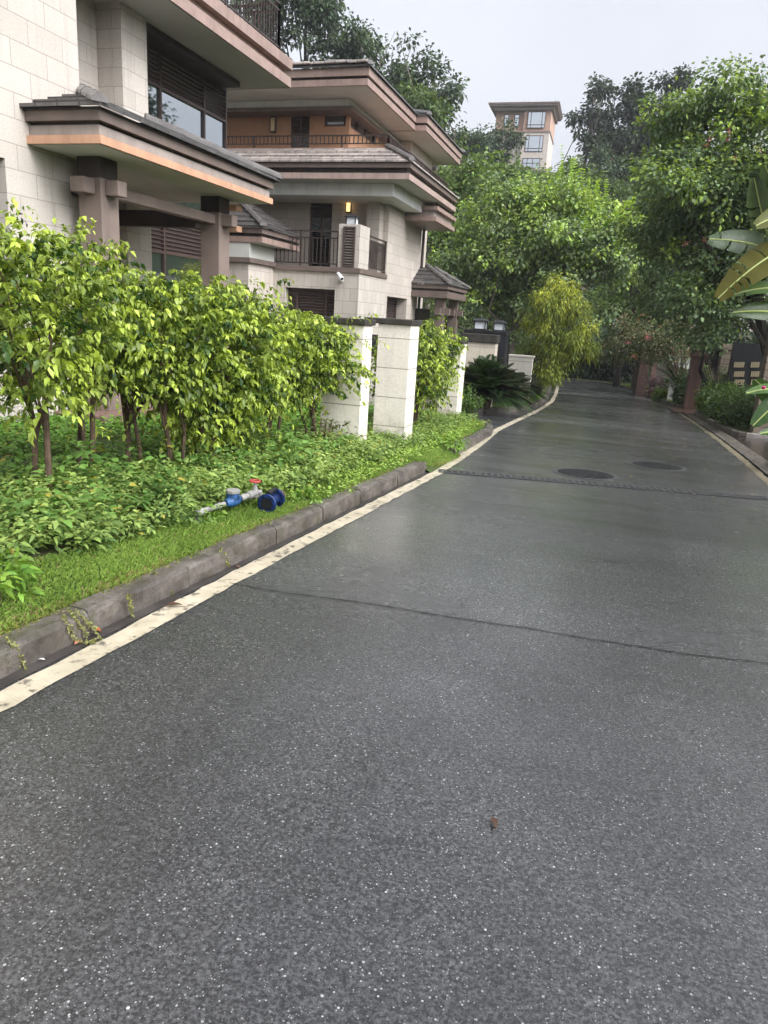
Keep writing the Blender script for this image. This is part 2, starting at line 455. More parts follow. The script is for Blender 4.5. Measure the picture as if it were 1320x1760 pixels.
def link(name, me, material, parent=None, bevel=0.0, smooth=False):
    o = bpy.data.objects.new(name, me); COL.objects.link(o)
    if material is not None and not me.materials: me.materials.append(material)
    if smooth: me.polygons.foreach_set('use_smooth', [True] * len(me.polygons))
    if bevel:
        b = o.modifiers.new('bevel', 'BEVEL'); b.width = bevel; b.segments = 2; b.limit_method = 'ANGLE'
    if parent is not None: adopt(o, parent)
    return o
def worldloc(p):
    v = p.location.copy(); mtx = p.matrix_parent_inverse.copy()
    if p.parent is None: return Matrix.LocRotScale(p.location, p.rotation_euler, p.scale)
    return worldloc(p.parent) @ mtx @ Matrix.LocRotScale(p.location, p.rotation_euler, p.scale)
def adopt(o, p):
    o.parent = p; o.matrix_parent_inverse = worldloc(p).inverted()
def tag(o, label=None, cat=None, group=None, kind=None):
    if label: o['label'] = label
    if cat: o['category'] = cat
    if group: o['group'] = group
    if kind: o['kind'] = kind
    return o
def thing(name, label, cat, loc=(0, 0, 0), group=None):
    o = bpy.data.objects.new(name, None); COL.objects.link(o); o.location = [float(c) for c in loc]; o.empty_display_size = .2
    return tag(o, label, cat, group)
def struct(o): o['kind'] = 'structure'; return o
def copy_tree(o, parent=None):
    c = o.copy(); COL.objects.link(c)
    if parent is not None: c.parent = parent
    for ch in list(o.children): copy_tree(ch, c)
    return c
def mesh_np(name, V, F, C=None):
    """V (n,3); F list of (k,m) index arrays; C per-vertex colour"""
    me = bpy.data.meshes.new(name)
    me.vertices.add(len(V)); me.vertices.foreach_set('co', np.ascontiguousarray(V, dtype=np.float32).ravel())
    loops = np.concatenate([f.ravel() for f in F]); tot = np.concatenate([np.full(len(f), f.shape[1]) for f in F])
    me.loops.add(len(loops)); me.loops.foreach_set('vertex_index', loops.astype(np.int32))
    me.polygons.add(len(tot)); me.polygons.foreach_set('loop_start', np.concatenate([[0], np.cumsum(tot)[:-1]]).astype(np.int32))
    me.update(calc_edges=True)
    if C is not None:
        a = me.color_attributes.new('Col', 'FLOAT_COLOR', 'POINT')
        c4 = np.ones((len(V), 4), np.float32); c4[:, :3] = C
        a.data.foreach_set('color', c4.ravel())
    return me
# ------------------------------------------------------------------ ground, road, kerbs
def ground():
    xs = np.linspace(-170, 170, 86); ys = np.linspace(-30, 210, 61)
    X, Y = np.meshgrid(xs, ys)
    Z = zroad(Y) - .12 + hill(X, Y) + np.where(hill(X, Y) > 1, 1.2 * np.sin(X * .21 + 1) * np.cos(Y * .17), 0)
    V = np.stack([X.ravel(), Y.ravel(), Z.ravel()], 1)
    n = len(xs); i = np.arange(len(ys) - 1)[:, None] * n + np.arange(n - 1)[None]
    i = i.ravel(); F = np.stack([i, i + 1, i + n + 1, i + n], 1)
    struct(link('ground', mesh_np('ground', V, [F]), M['hillsoil'], smooth=True))
ground()
def strip(name, pairs, material, dz):
    V = []; F = []
    for (a, b) in pairs: V += [(a[0], a[1], zroad(a[1]) + dz), (b[0], b[1], zroad(b[1]) + dz)]
    for i in range(len(pairs) - 1): F.append((2 * i, 2 * i + 1, 2 * i + 3, 2 * i + 2))
    b = MB(); b.add(V, F); return struct(b.build(name, material))
def interp(pl, y):
    ys = [p[1] for p in pl]; return float(np.interp(y, ys, [p[0] for p in pl]))
KL1 = [(-2.36, -6), (-2.34, 1.0), (-2.31, 2.2), (-2.27, 3.2), (-2.22, 4.2), (-2.17, 5.6), (-2.10, 7.2), (-2.05, 8.6)]
KL1b = [(-2.0, 10.0), (-1.99, 11.6), (-1.99, 13.2), (-2.08, 14.0), (-2.35, 14.55), (-3.0, 14.95), (-4.4, 15.1)]
KL2 = [(-5.5, 16.95), (-3.4, 17.1), (-2.85, 17.9), (-2.45, 18.9), (-2.12, 20.2), (-2.02, 22.2), (-2.05, 25.2), (-2.32, 30), (-2.75, 36), (-3.1, 40.5), (-4.6, 43.5), (-9, 45.5)]
KR1 = [(2.62, -6), (2.52, 6), (2.50, 10.5), (2.56, 13.0), (2.85, 13.75), (3.6, 14.0)]
KR2 = [(3.7, 18.3), (3.05, 18.0), (2.75, 18.2), (2.62, 19.6), (2.58, 22), (2.50, 24.6), (2.9, 25.4), (3.5, 25.6)]
KR3 = [(3.2, 27.6), (2.5, 27.3), (2.3, 28.0), (1.85, 31.3), (1.1, 40.4), (.5, 45.2), (-1.0, 48.6), (-5, 51.5)]
EDGE_R = [(2.45, -8), (2.30, 2), (2.22, 8), (2.20, 10.7), (2.26, 13.8), (2.27, 18), (2.20, 22), (2.10, 26.6), (1.57, 31.3), (.81, 40.4), (.23, 45.2)]
LINE_L = [(-2.24, -6), (-2.19, 1), (-2.16, 2), (-2.13, 2.7), (-2.105, 3.75), (-2.05, 5.3), (-1.915, 8.5), (-1.93, 10.4), (-1.97, 12), (-2.06, 14.2), (-1.98, 17), (-1.90, 19.5), (-1.86, 22.5), (-1.90, 25.5), (-2.13, 30), (-2.5, 36), (-2.85, 40.5)]
pairs = []
for y in np.arange(-8, 40.1, 2.0):
    xl = -2.5 if y < 15 else (-2.2 if y < 17 else interp([(-2.2, 17), (-2.2, 20), (-2.1, 24), (-2.4, 30), (-2.9, 36), (-3.2, 40.5)], y))
    if y < 15: xl = interp([(-2.45, -8), (-2.4, 2), (-2.25, 5.6), (-2.12, 8.6), (-2.12, 13), (-2.5, 15)], y)
    pairs.append(((xl, y), (interp(EDGE_R, y) + .5, y)))
pairs += [((-3.5, 42), (1.0, 43)), ((-5, 44), (.7, 46.5)), ((-8, 45.8), (-1.0, 49.5)), ((-14, 46.5), (-6, 52.5)), ((-30, 46.5), (-20, 54))]
strip('road', pairs, M['asphalt'], 0.0)
strip('driveway', [((-14, 14.3), (-2.0, 14.0)), ((-14, 18.0), (-2.0, 19.5))], M['asphalt'], -.006)
M['wetstone'] = painted('wet_dark_paving', (.030, .022, .019), .2, .3, 6, .35)
strip('paving', [((2.6, 13.2), (14, 13.2)), ((2.6, 18.6), (14, 18.6))], M['wetstone'], .012)
M['redpave'] = painted('reddish_paving', (.11, .065, .048), .35, .2, 6, .2)
strip('path', [((2.0, 25.0), (9, 25.0)), ((1.9, 28.2), (9, 28.2))], M['redpave'], .035)
# painted edge line, left (with worn right edge line)
def line(pl, w, name, dz=.004, step=.5, jit=.006):
    ys = np.arange(pl[0][1], pl[-1][1], step); pr = []
    for y in ys:
        x = interp(pl, y); pr.append(((x - w / 2 + rng.normal(0, jit), y), (x + w / 2 + rng.normal(0, jit), y)))
    strip(name, pr, M['line'], dz)
line(LINE_L, .135, 'painted_line', step=.12)
M['line_r'] = painted('faded_ochre_line', (.17, .145, .095), .5, .35, 9, .2)
pr = [((interp(EDGE_R, y) - .03 + rng.normal(0, .012), y), (interp(EDGE_R, y) + .10 + rng.normal(0, .012), y)) for y in np.arange(-6, 33, .25)]
strip('faded_edge_line', pr, M['line_r'], .004)
M['gutter'] = painted('wet_dark_gutter', (.05, .044, .040), .3, .4, 5, .4)
strip('gutter', [((interp(KL1, y) - .05, y), (interp(LINE_L, y) - .085, y)) for y in np.arange(-6, 8.8, .4)], M['gutter'], .003)
strip('gutter_slabs', [((interp(EDGE_R, y) + .12, y), (interp(EDGE_R, y) + .42, y)) for y in np.arange(-6, 31, .5)], M['kerb'], .022)
# left and right soil sheets behind the kerbs
def sheet(name, edge, xfar, dz, material, off):
    strip(name, [((xfar, y), (x + off, y)) for x, y in edge], material, dz)
sheet('verge_soil', [(-2.46, -6), (-2.42, 2.2), (-2.30, 5.6), (-2.18, 8.6), (-2.12, 10), (-2.11, 13.2), (-2.2, 14.0), (-2.47, 14.5), (-3.1, 14.85)], -34, .115, M['soil'], 0)
sheet('planter_soil', [(-3.4, 17.2), (-2.95, 18.0), (-2.55, 19.0), (-2.22, 20.2), (-2.12, 22.2), (-2.15, 25.2), (-2.42, 30), (-2.85, 36), (-3.2, 40.5), (-4.7, 43.3), (-9, 45.3)], -34, .11, M['soil'], 0)
sheet('verge_soil_right', [(2.72, -6), (2.62, 6), (2.6, 10.5), (2.66, 13.0)], 26, .10, M['soil'], 0)
sheet('planter_soil_right', [(2.9, 18.2), (2.72, 19.6), (2.68, 22), (2.6, 24.9)], 26, .11, M['soil'], 0)
sheet('planter_soil_far', [(2.4, 28.1), (1.95, 31.3), (1.2, 40.4), (.6, 45.2), (-.8, 48.7), (-4.9, 51.6)], 26, .11, M['soil'], 0)
def slope():
    b = MB(); ys = np.arange(8.5, 10.16, .15)
    for a, c in zip(ys[:-1], ys[1:]): b.quad((-2.20, a, zroad(a) + .112), (-1.97, a, zroad(a) + .006), (-1.97, c, zroad(c) + .006), (-2.20, c, zroad(c) + .112))
    struct(b.build('soil_slope', M['soil']))
slope()
def kerb(pl, side, name, seg=.98, h=.13, w=.13):
    """side = +1: the kerb's body lies to the left of the walking direction"""
    P = [Vector((x, y, 0)) for x, y in pl]
    d = [0]
    for i in range(1, len(P)): d.append(d[-1] + (P[i] - P[i - 1]).length)
    def at(t):
        return Vector((float(np.interp(t, d, [p.x for p in P])), float(np.interp(t, d, [p.y for p in P])), 0))
    prof = [(0, -.06), (.003, .05), (.008, h - .026), (.018, h - .008), (.036, h), (w, h), (w, -.06)]
    b = MB(); t = 0
    while t < d[-1] - .05:
        te = min(t + seg * (1 + .1 * rng.normal()), d[-1]); lift = rng.normal(0, .003); push = rng.normal(0, .005)
        n = max(2, int((te - t) / .16) + 1); ring = []
        for k in range(n):
            tt = t + .006 + (te - t - .012) * k / (n - 1); p = at(tt); q = at(min(tt + .05, d[-1])) - at(max(tt - .05, 0)); q.normalize()
            nn = Vector((-q.y, q.x, 0)) * side
            row = []
            for u, z in prof:
                jz = rng.normal(0, .0035) if z > .05 else 0
                c = p + nn * (u + push + (rng.normal(0, .003) if z > 0 else 0)); row.append((c.x, c.y, zroad(c.y) + z + lift + jz))
            ring.append(row)
        vs = [v for r in ring for v in r]; k = len(prof); fs = []
        for i in range(n - 1):
            for j in range(k - 1): fs.append((i * k + j, (i + 1) * k + j, (i + 1) * k + j + 1, i * k + j + 1))
        fs.append(tuple(range(k))); fs.append(tuple((n - 1) * k + j for j in reversed(range(k))))
        b.add(vs, fs); t = te
    o = b.build(name, M['kerb']); return struct(o)
kerb(KL1, 1, 'kerb'); kerb(KL1b, 1, 'kerb'); kerb(KL2, 1, 'kerb', w=.15)
kerb(KR1, -1, 'kerb'); kerb(KR2, -1, 'kerb'); kerb(KR3, -1, 'kerb')
# long road crack and finer ones: narrow dark sealed joints lying on the surface
M['crack'] = mat('crack_filler', (.008, .008, .008), .5)
def crack(pts, w, name='road_crack'):
    P = np.array([RD(*p)[:2] for p in pts]); d = np.concatenate([[0], np.cumsum(np.hypot(*np.diff(P, axis=0).T))])
    t = np.arange(0, d[-1], .022); x = np.interp(t, d, P[:, 0]); y = np.interp(t, d, P[:, 1])
    y = y + np.cumsum(rng.normal(0, .0035, len(t))) * .5 + rng.normal(0, .002, len(t))
    y -= np.interp(t, [t[0], t[-1]], [y[0] - P[0, 1], y[-1] - P[-1, 1]])
    ww = w * np.clip(.55 + .5 * np.abs(rng.normal(0, .8, len(t))), .3, 1.7)
    strip(name, [((a, b - c / 2), (a, b + c / 2)) for a, b, c in zip(x, y, ww)], M['crack'], .005)
crack([(395, 1003), (480, 1018), (550, 1027)], .010); crack([(550, 1027), (620, 1037), (700, 1050), (760, 1060), (900, 1080), (1020, 1100), (1130, 1118), (1240, 1132), (1335, 1143)], .011)
crack([(1000, 729), (1160, 733), (1190, 734)], .02); crack([(1010, 965), (1070, 968)], .012); crack([(860, 868), (980, 880), (1085, 880)], .006)

# drain grate across the road
def drain():
    a = Vector((-1.93, 8.72, 0)); b = Vector((2.45, 9.70, 0))
    L_ = (b - a).length; u = (b - a).normalized(); n = Vector((-u.y, u.x, 0))
    def P(t, s, z):
        c = a + u * t + n * s; return (c.x, c.y, zroad(c.y) + z)
    t = thing('drain_grate', 'black slotted drain grate running across the wet road', 'drain', P(0, 0, 0))
    b_ = MB()
    b_.add([P(0, -.12, .004), P(L_, -.12, .004), P(L_, .12, .004), P(0, .12, .004)], [(0, 1, 2, 3)])
    b_.build('channel', M['black'], t)
    M['iron'] = painted('wet_cast_iron', (.055, .055, .055), .55, .3, 20, .2)
    k = 0; tt = 0.0
    g = MB()
    def bx(t0, t1, s0, s1, z0, z1):
        g.add([P(t0, s0, z0), P(t1, s0, z0), P(t1, s1, z0), P(t0, s1, z0), P(t0, s0, z1), P(t1, s0, z1), P(t1, s1, z1), P(t0, s1, z1)],
              [(0, 3, 2, 1), (4, 5, 6, 7), (0, 1, 5, 4), (1, 2, 6, 5), (2, 3, 7, 6), (3, 0, 4, 7)])
    while tt < L_ - .05:
        te = min(tt + .49, L_); lift = rng.normal(0, .0006)
        for s0, s1 in ((-.115, -.085), (-.012, .012), (.085, .115)): bx(tt, te, s0, s1, .0045, .010 + lift)
        q = tt
        while q < te - .02:
            bx(q, q + .028, -.0849, -.0121, .0045, .0098 + lift); bx(q, q + .028, .0121, .0849, .0045, .0098 + lift); q += .077
        tt += .5
    g.build('grating', M['iron'], t)
drain()
def manhole(px, py, r, label):
    c = RD(px, py); t = thing('manhole_cover', label, 'manhole cover', c, 'manhole covers in the road')
    nrm = Vector((0, GR, 1)).normalized()
    b = MB(); b.lathe(Vector(c) + nrm * .003, nrm, [(0, r), (.004, r), (.006, r - .012), (.006, r - .055), (.003, r - .06), (.003, r - .065)], 48); b.build('rim', M['iron'], t)
    b = MB(); b.lathe(Vector(c) + nrm * .004, nrm, [(0, r - .067), (.0062, r - .067), (.008, r - .075)], 48)
    b.build('lid', M['manhole'], t)
M['manhole'] = mat('patterned_iron_lid', (.03, .03, .03), .65, .2)
_v = objvec(M['manhole']); _vo = nd(M['manhole'], 'ShaderNodeTexVoronoi'); _vo.inputs['Scale'].default_value = 22; lk(M['manhole'], _v, _vo.inputs['Vector'])
lk(M['manhole'], mixc(M['manhole'], mrange(M['manhole'], _vo.outputs['Distance'], .25, .5, 0, 1), (.040, .040, .040), (.004, .004, .004)), bsdf(M['manhole']).inputs['Base Color'])
bump(M['manhole'], _vo.outputs['Distance'], .5, .006)
manhole(1006, 815, .43, 'round manhole cover just beyond the drain grate, nearer the left')
manhole(1129, 801.5, .42, 'round manhole cover farther back, right of the other one')

# ------------------------------------------------------------------ building helpers
def railing(name, runs, z0, h, material, parent, spacing=.115, post=1.6, w=.014, subrail=0.0):
    b = MB()
    for (a, c) in runs:
        a, c = Vector(a), Vector(c); L_ = (c - a).length; u = (c - a) / L_
        at = lambda t, z: (a.x + u.x * t, a.y + u.y * t, z)
        b.bar(at(0, z0 + h), at(L_, z0 + h), .05, .035); b.bar(at(0, z0 + .09), at(L_, z0 + .09), .03, .03)
        zt = z0 + h
        if subrail: b.bar(at(0, z0 + h - subrail), at(L_, z0 + h - subrail), .03, .03); zt = z0 + h - subrail
        n = max(1, int(round(L_ / spacing)))
        for k in range(1, n): b.bar(at(L_ * k / n, z0 + .09), at(L_ * k / n, zt), w, w, (0, 1, 0))
        m_ = max(1, int(round(L_ / post)))
        for k in range(m_ + 1): b.bar(at(L_ * k / m_, z0 - .02), at(L_ * k / m_, z0 + h - .004), .04, .04, (0, 1, 0))
    return b.build(name, material, parent)
def louvers(mb, axis, c, a0, a1, z0, z1, sgn, pitch=.085, depth=.05):
    z = z0 + pitch / 2
    while z < z1:
        if axis == 'x': mb.bar((c, a0, z), (c, a1, z), .016, depth, (sgn * .75, 0, .66))
        else: mb.bar((a0, c, z), (a1, c, z), .016, depth, (0, sgn * .75, .66))
        z += pitch
def frame_bars(mb, axis, c, a_list, z_list, a0, a1, z0, z1, w=.06, d=.07):
    def B(aa, ab, za, zb, k=0.0):
        if axis == 'x': mb.box(c - d / 2 - k, c + d / 2 + k, aa, ab, za, zb)
        else: mb.box(aa, ab, c - d / 2 - k, c + d / 2 + k, za, zb)
    for a in a_list: B(a - w / 2, a + w / 2, z0, z1)
    for z in z_list: B(a0 + w / 2, a1 - w / 2, z - w / 2, z + w / 2, .003)
def window(parent, axis, c, a0, a1, z0, z1, sgn, mull=(), trans=(), louver_above=None, glassm=None, name='window', w=.06):
    f = MB(); frame_bars(f, axis, c, [a0 + w / 2, *mull, a1 - w / 2], [z0 + w / 2, *trans, z1 - w / 2], a0, a1, z0, z1, w)
    fo = f.build(name, M['frame'], parent)
    zt = louver_above if louver_above is not None else z1
    g = MB(); k = c - sgn * .012
    if axis == 'x': g.quad((k, a0 + .01, z0 + .01), (k, a1 - .01, z0 + .01), (k, a1 - .01, zt), (k, a0 + .01, zt))
    else: g.quad((a0 + .01, k, z0 + .01), (a1 - .01, k, z0 + .01), (a1 - .01, k, zt), (a0 + .01, k, zt))
    g.build('pane', glassm or M['glass'], fo)
    if louver_above is not None:
        l = MB(); louvers(l, axis, c + sgn * .01, a0 + .04, a1 - .04, louver_above + .03, z1 - .05, sgn)
        kb = c - sgn * .05
        if axis == 'x': l.quad((kb, a0, louver_above), (kb, a1, louver_above), (kb, a1, z1), (kb, a0, z1))
        else: l.quad((a0, kb, louver_above), (a1, kb, louver_above), (a1, kb, z1), (a0, kb, z1))
        l.build('louver', M['louver'], fo)
    return fo
def eave(parent, x0, x1, y0, y1, zs, bands, soffit_in=.05, name='eaves'):
    """stacked fascia slabs: bands = [(z0, z1, inset, material)], first is lowest"""
    root = None
    for i, (a, b_, ins, mt) in enumerate(bands):
        b = MB(); b.box(x0, x1 - ins, y0 + ins, y1 - ins, a, b_)
        o = b.build(name if root is None else 'fascia_band', mt, parent if root is None else root)
        root = root or o
    s = MB(); s.box(x0 + soffit_in, x1 - soffit_in, y0 + soffit_in, y1 - soffit_in, zs - .006, zs + .01)
    s.build('soffit', M['soffit'], root)
    return root
def hip_roof(parent, x0, x1, y0, y1, z0, rise, ins, matl, sides='nfa', courses=None, lip=.04, name='roof', course=.30):
    """stepped tile courses; n = near (y0), f = front (x1), a = away (y1)"""
    nc = courses or max(1, int(round(ins / course)))
    b = MB()
    def ring(d): return (x0, x1 - (d if 'f' in sides else 0), y0 + (d if 'n' in sides else 0), y1 - (d if 'a' in sides else 0))
    for k in range(nc):
        d0, d1 = ins * k / nc, ins * (k + 1) / nc
        za, zb = z0 + rise * k / nc + lip, z0 + rise * (k + 1) / nc + lip * .35
        A, B = ring(d0 - (.0 if k == 0 else .04)), ring(d1)
        if 'n' in sides:
            b.quad((A[0], A[2], za), (A[1], A[2], za), (B[1], B[2], zb), (B[0], B[2], zb)); b.quad((A[0], A[2], za - lip), (A[1], A[2], za - lip), (A[1], A[2], za), (A[0], A[2], za))
        if 'f' in sides:
            b.quad((A[1], A[2], za), (A[1], A[3], za), (B[1], B[3], zb), (B[1], B[2], zb)); b.quad((A[1], A[2], za - lip), (A[1], A[3], za - lip), (A[1], A[3], za), (A[1], A[2], za))
        if 'a' in sides:
            b.quad((A[1], A[3], za), (A[0], A[3], za), (B[0], B[3], zb), (B[1], B[3], zb)); b.quad((A[1], A[3], za - lip), (A[0], A[3], za - lip), (A[0], A[3], za), (A[1], A[3], za))
    ro = b.build(name, matl, parent)
    def hip(p, q):
        c = MB()
        p, q = Vector(p), Vector(q); n = max(1, int((q - p).length / .55)); u = (q - p) / n
        for k in range(n):
            s, e = p + u * k, p + u * (k + 1.12)
            side = u.cross(Vector((0, 0, 1))).normalized()
            lo, hi, wd = -.02, .085 , .10
            vs = []
            for q_, dz, ww in ((s, .012, wd), (e, 0, wd * .9)):
                for su, zz in ((-1, lo), (-1, hi * .35), (-.35, hi), (.35, hi), (1, hi * .35), (1, lo)): vs.append(q_ + side * su * ww + Vector((0, 0, zz + dz)))
            c.add(vs, [(0, 1, 7, 6), (1, 2, 8, 7), (2, 3, 9, 8), (3, 4, 10, 9), (4, 5, 11, 10), (0, 5, 4, 3, 2, 1), (6, 7, 8, 9, 10, 11)])
        c.build('hip_cap', M['cap'], ro)
    zt = z0 + rise + lip
    if 'n' in sides and 'f' in sides: hip((x1, y0, z0 + lip), (x1 - ins, y0 + ins, zt))
    if 'a' in sides and 'f' in sides: hip((x1, y1, z0 + lip), (x1 - ins, y1 - ins, zt))
    return ro
def wall_lamp(axis, p, sgn, glassm, label, s=1.0):
    t = thing('wall_lamp', label, 'wall lamp', p, 'lamps on the walls of the second house')
    x, y, z = p; w, h, d = .075 * s, .20 * s, .09 * s
    b = MB(); f = MB(); k = sgn * d
    if axis == 'y':
        b.box(x - w, x + w, y, y + k * .25, z - h, z + h); b.box(x - w, x + w, y + k * .25, y + k * 1.1, z + h * .86, z + h); b.box(x - w, x + w, y + k * .25, y + k * 1.1, z - h, z - h * .86)
        for sx in (-1, 1): b.box(x + sx * w - .012, x + sx * w + .012, y + k * .9, y + k * 1.08, z - h * .86, z + h * .86)
        f.box(x - w * .82, x + w * .82, y + k * .25, y + k * .95, z - h * .85, z + h * .85)
    b.build('lamp_frame', M['metal'], t); f.build('lamp_glass', glassm, t)
def pier_lamp(p, label, s=1.0, capm=None, glassm=None, group='lanterns standing on piers and gate posts'):
    t = thing('pier_lamp', label, 'lantern', p, group)
    x, y, z = p; w, h = .15 * s, .19 * s
    b = MB(); b.box(x - w * 1.05, x + w * 1.05, y - w * 1.05, y + w * 1.05, z, z + .03 * s)
    for a in (-1, 1):
        for c in (-1, 1): b.box(x + a * w - .013 * s, x + a * w + .013 * s, y + c * w - .013 * s, y + c * w + .013 * s, z + .03 * s, z + h + .03 * s)
    b.build('lamp_frame', M['black'], t)
    f = MB(); f.box(x - w * .9, x + w * .9, y - w * .9, y + w * .9, z + .03 * s, z + h + .03 * s); f.build('lamp_glass', glassm or M['lampglass'], t)
    c = MB(); q = w * 1.3; zz = z + h + .031 * s
    c.add([(x - q, y - q, zz), (x + q, y - q, zz), (x + q, y + q, zz), (x - q, y + q, zz), (x - q, y - q, zz + .025 * s), (x + q, y - q, zz + .025 * s), (x + q, y + q, zz + .025 * s), (x - q, y + q, zz + .025 * s),
           (x - q * .45, y - q * .45, zz + .08 * s), (x + q * .45, y - q * .45, zz + .08 * s), (x + q * .45, y + q * .45, zz + .08 * s), (x - q * .45, y + q * .45, zz + .08 * s)],
          [(0, 3, 2, 1), (0, 1, 5, 4), (1, 2, 6, 5), (2, 3, 7, 6), (3, 0, 4, 7), (4, 5, 9, 8), (5, 6, 10, 9), (6, 7, 11, 10), (7, 4, 8, 11), (8, 9, 10, 11)])
    c.build('lamp_cap', capm or M['charcoal'], t)

# ------------------------------------------------------------------ first house (left edge)
def house_one():
    H = thing('house', 'nearest beige stone house at the left edge with a tiled porch roof and brown columns', 'house', (-12, 12, zroad(12)))
    XP = -6.5
    cn_ = PX(173, 246, XP); zs = float(cn_[2]); y0 = float(cn_[1]); y1 = float(PX(469, 351, XP)[1])
    XN = -7.63; YN = 9.48; zb = -.9; ZT = 10.2
    XS = -8.0; zsl = float(PX(500, 151, XS)[2]); ys1 = float(PX(500, 151, XS)[1])
    XW = -9.62; YE = ys1 - .12
    # near wall block, with one window reveal at its left
    wl = MB(); hy = float(PX(8, 272, XN)[1]); hz = float(PX(8, 272, XN)[2])
    wl.wall('x', XN, -1.5, YN, zb, ZT, 1, [(hy - 1.5, hy, 1.0, hz)])
    wl.wall('y', -1.5, -22, XN, zb, ZT, -1)
    XR = -9.45; yp0, yp1, xp = 12.23, 12.97, -8.93
    wl.wall('y', YN, XR, XN, zb, ZT, 1)
    wl.wall('x', XR, YN, yp0 + .3, zb, zsl, 1)
    wl.wall('y', YE, -22, XW - .06, zb, ZT, 1)
    w = wl.build('wall', M['stone'], H)
    window(H, 'x', XN - .2, hy - 1.5, hy, 1.0, hz, 1, mull=(hy - .75,))
    b = MB(); b.box(-9.6, xp, yp0, yp1, zb, zsl - .01); b.build('pier', M['stone'], H, .006)
    # upper and lower glazing
    zt = float(PX(256, 141, XW)[2]); zu = zsl - .02
    my = [float(PX(x, 170, XW)[1]) for x in (274.5, 349.5)]
    window(H, 'x', XW, yp1 - .02, YE, 3.36, zu, 1, my, (zt,), zt)
    z2 = float(PX(300, 437, XW)[2])
    window(H, 'x', XW, yp1 - .02, YE, -.2, 3.22, 1, [float(PX(281, 430, XW)[1]), float(PX(350, 430, XW)[1])], (z2,), z2)
    b = MB(); b.box(XW - .1, XW + .04, yp1, YE, 3.22, 3.36); b.build('spandrel', M['brown_dk'], H)
    b = MB(); b.box(XW - .3, -9.0, yp1 + .01, float(PZ(407, 140, zsl)[1]), zsl - .13, zsl - .012); b.build('lintel_hood', M['brown_dk'], H, .01)
    # balcony slab
    k = .0152
    e = eave(H, -22, XS, YN + .02, ys1, zsl, [(zsl, zsl + .20, 0, M['pinktrim']), (zsl + .20, zsl + .36, .13, M['pinktrim']), (zsl + .36, zsl + .57, -.02, M['pinktrim'])], .04, 'balcony_slab')
    zr = zsl + .57
    railing('balcony_railing', [((XS - .06, YN + .1, 0), (XS - .06, ys1 - .55, 0)), ((XS - .06, ys1 - .55, 0), (-13, ys1 - .55, 0))], zr, .93, M['metal'], H, .125, 2.2, .02, .13)
    b = MB(); b.wall('x', -10.6, YN, ys1 - 3.2, zr, zr + 3.2, 1, [(ys1 - 6.2, ys1 - 4.2, zr, zr + 2.3)]); b.wall('y', ys1 - 3.2, -22, -10.6, zr, zr + 3.2, 1); b.build('upper_wall', M['orange'], H)
    window(H, 'x', -10.8, ys1 - 6.2, ys1 - 4.2, zr, zr + 2.3, 1, (ys1 - 5.2,))
    eave(H, -22, -8.9, -3, ys1 - 1.2, zr + 3.2, [(zr + 3.2, zr + 3.4, 0, M['pinktrim']), (zr + 3.4, zr + 3.6, .08, M['brown'])], .05, 'top_roof')
    # porch
    P = bpy.data.objects.new('porch_roof', None)
    z = [float(PY(172, q, y0)[2]) for q in (231, 212, 206, 188)]
    e = eave(H, -9.5, XP, y0, y1, zs, [(zs, z[0], 0, M['terracotta']), (z[0], z[1], .05, M['greyband']), (z[1], z[2], .09, M['brown_dk']), (z[2], z[3], -.01, M['brown'])], .05, 'porch_canopy')
    b = MB(); b.box(-9.5, XP + .03, y0 - .03, y1 + .03, z[3], z[3] + .03); b.build('eave_board', M['brown_dk'], e)
    hip_roof(H, -9.55, XP + .09, y0 - .09, y1 + .09, z[3] + .025, .62, 1.65, M['tile_dk'], 'nfa', 6, .045, 'porch_roof')
    zb0, zb1 = float(PY(140, 330, 8.93)[2]), float(PY(140, 303, 8.93)[2])
    for i, (yc, px0) in enumerate(((9.30, -7.25), (12.55, -7.29))):
        c = MB(); c.box(px0 - .19, px0 + .19, yc - .19, yc + .19, zb, zb1 + .02); co = c.build('column', M['column'], H, .012)
        h = MB(); h.box(px0 - .185, px0 + .185, yc - .185, yc + .185, zb1 + .021, zs - .008); h.build('column_top_shade', M['brown_dk'], co)  # column top in dark brown: the soffit's shade painted into its colour
        s = MB()
        s.box(px0 + .192, px0 + .40, yc - .10, yc + .10, zb0, zb1); s.build('beam_end', M['column'], co, .01)
        yb_ = yc if i == 0 else yc - .52
        s = MB(); s.box(-9.44, px0 - .192 if i == 0 else px0 - .02, yb_ - .10, yb_ + .10, zb0 + .004 - .1 * i, zb1 - .004 - .02 * i); s.build('cross_beam', M['brown_dk'], co, .01)
        if i == 0:
            s = MB(); s.box(px0 - .13, px0 + .10, yc - .42, yc - .192, zb0, zb1); s.build('beam_end', M['column'], co, .01)
        else:
            s = MB(); s.box(px0 - .10, px0 + .10, yc + .192, yc + .42, zb0, zb1); s.build('beam_end', M['column'], co, .01)
            for dz in (.14, -.22):
                s = MB(); s.box(px0 + .0, px0 + .33, yc + .194, yc + .40, zb1 + dz - .03, zb1 + dz + .07); s.build('trim_block', M['terracotta'], co)
    b = MB(); b.box(-7.35, -7.17, 9.50, 12.355, zb0 + .02, zb1 - .02); b.build('beam', M['column'], H, .01)
    b = MB(); b.box(-9.4, -6.75, 8.6, 16.9, zb, zroad(12) + .35); b.build('porch_floor', M['pinkstone'], H, .02)
    return H
house_one()

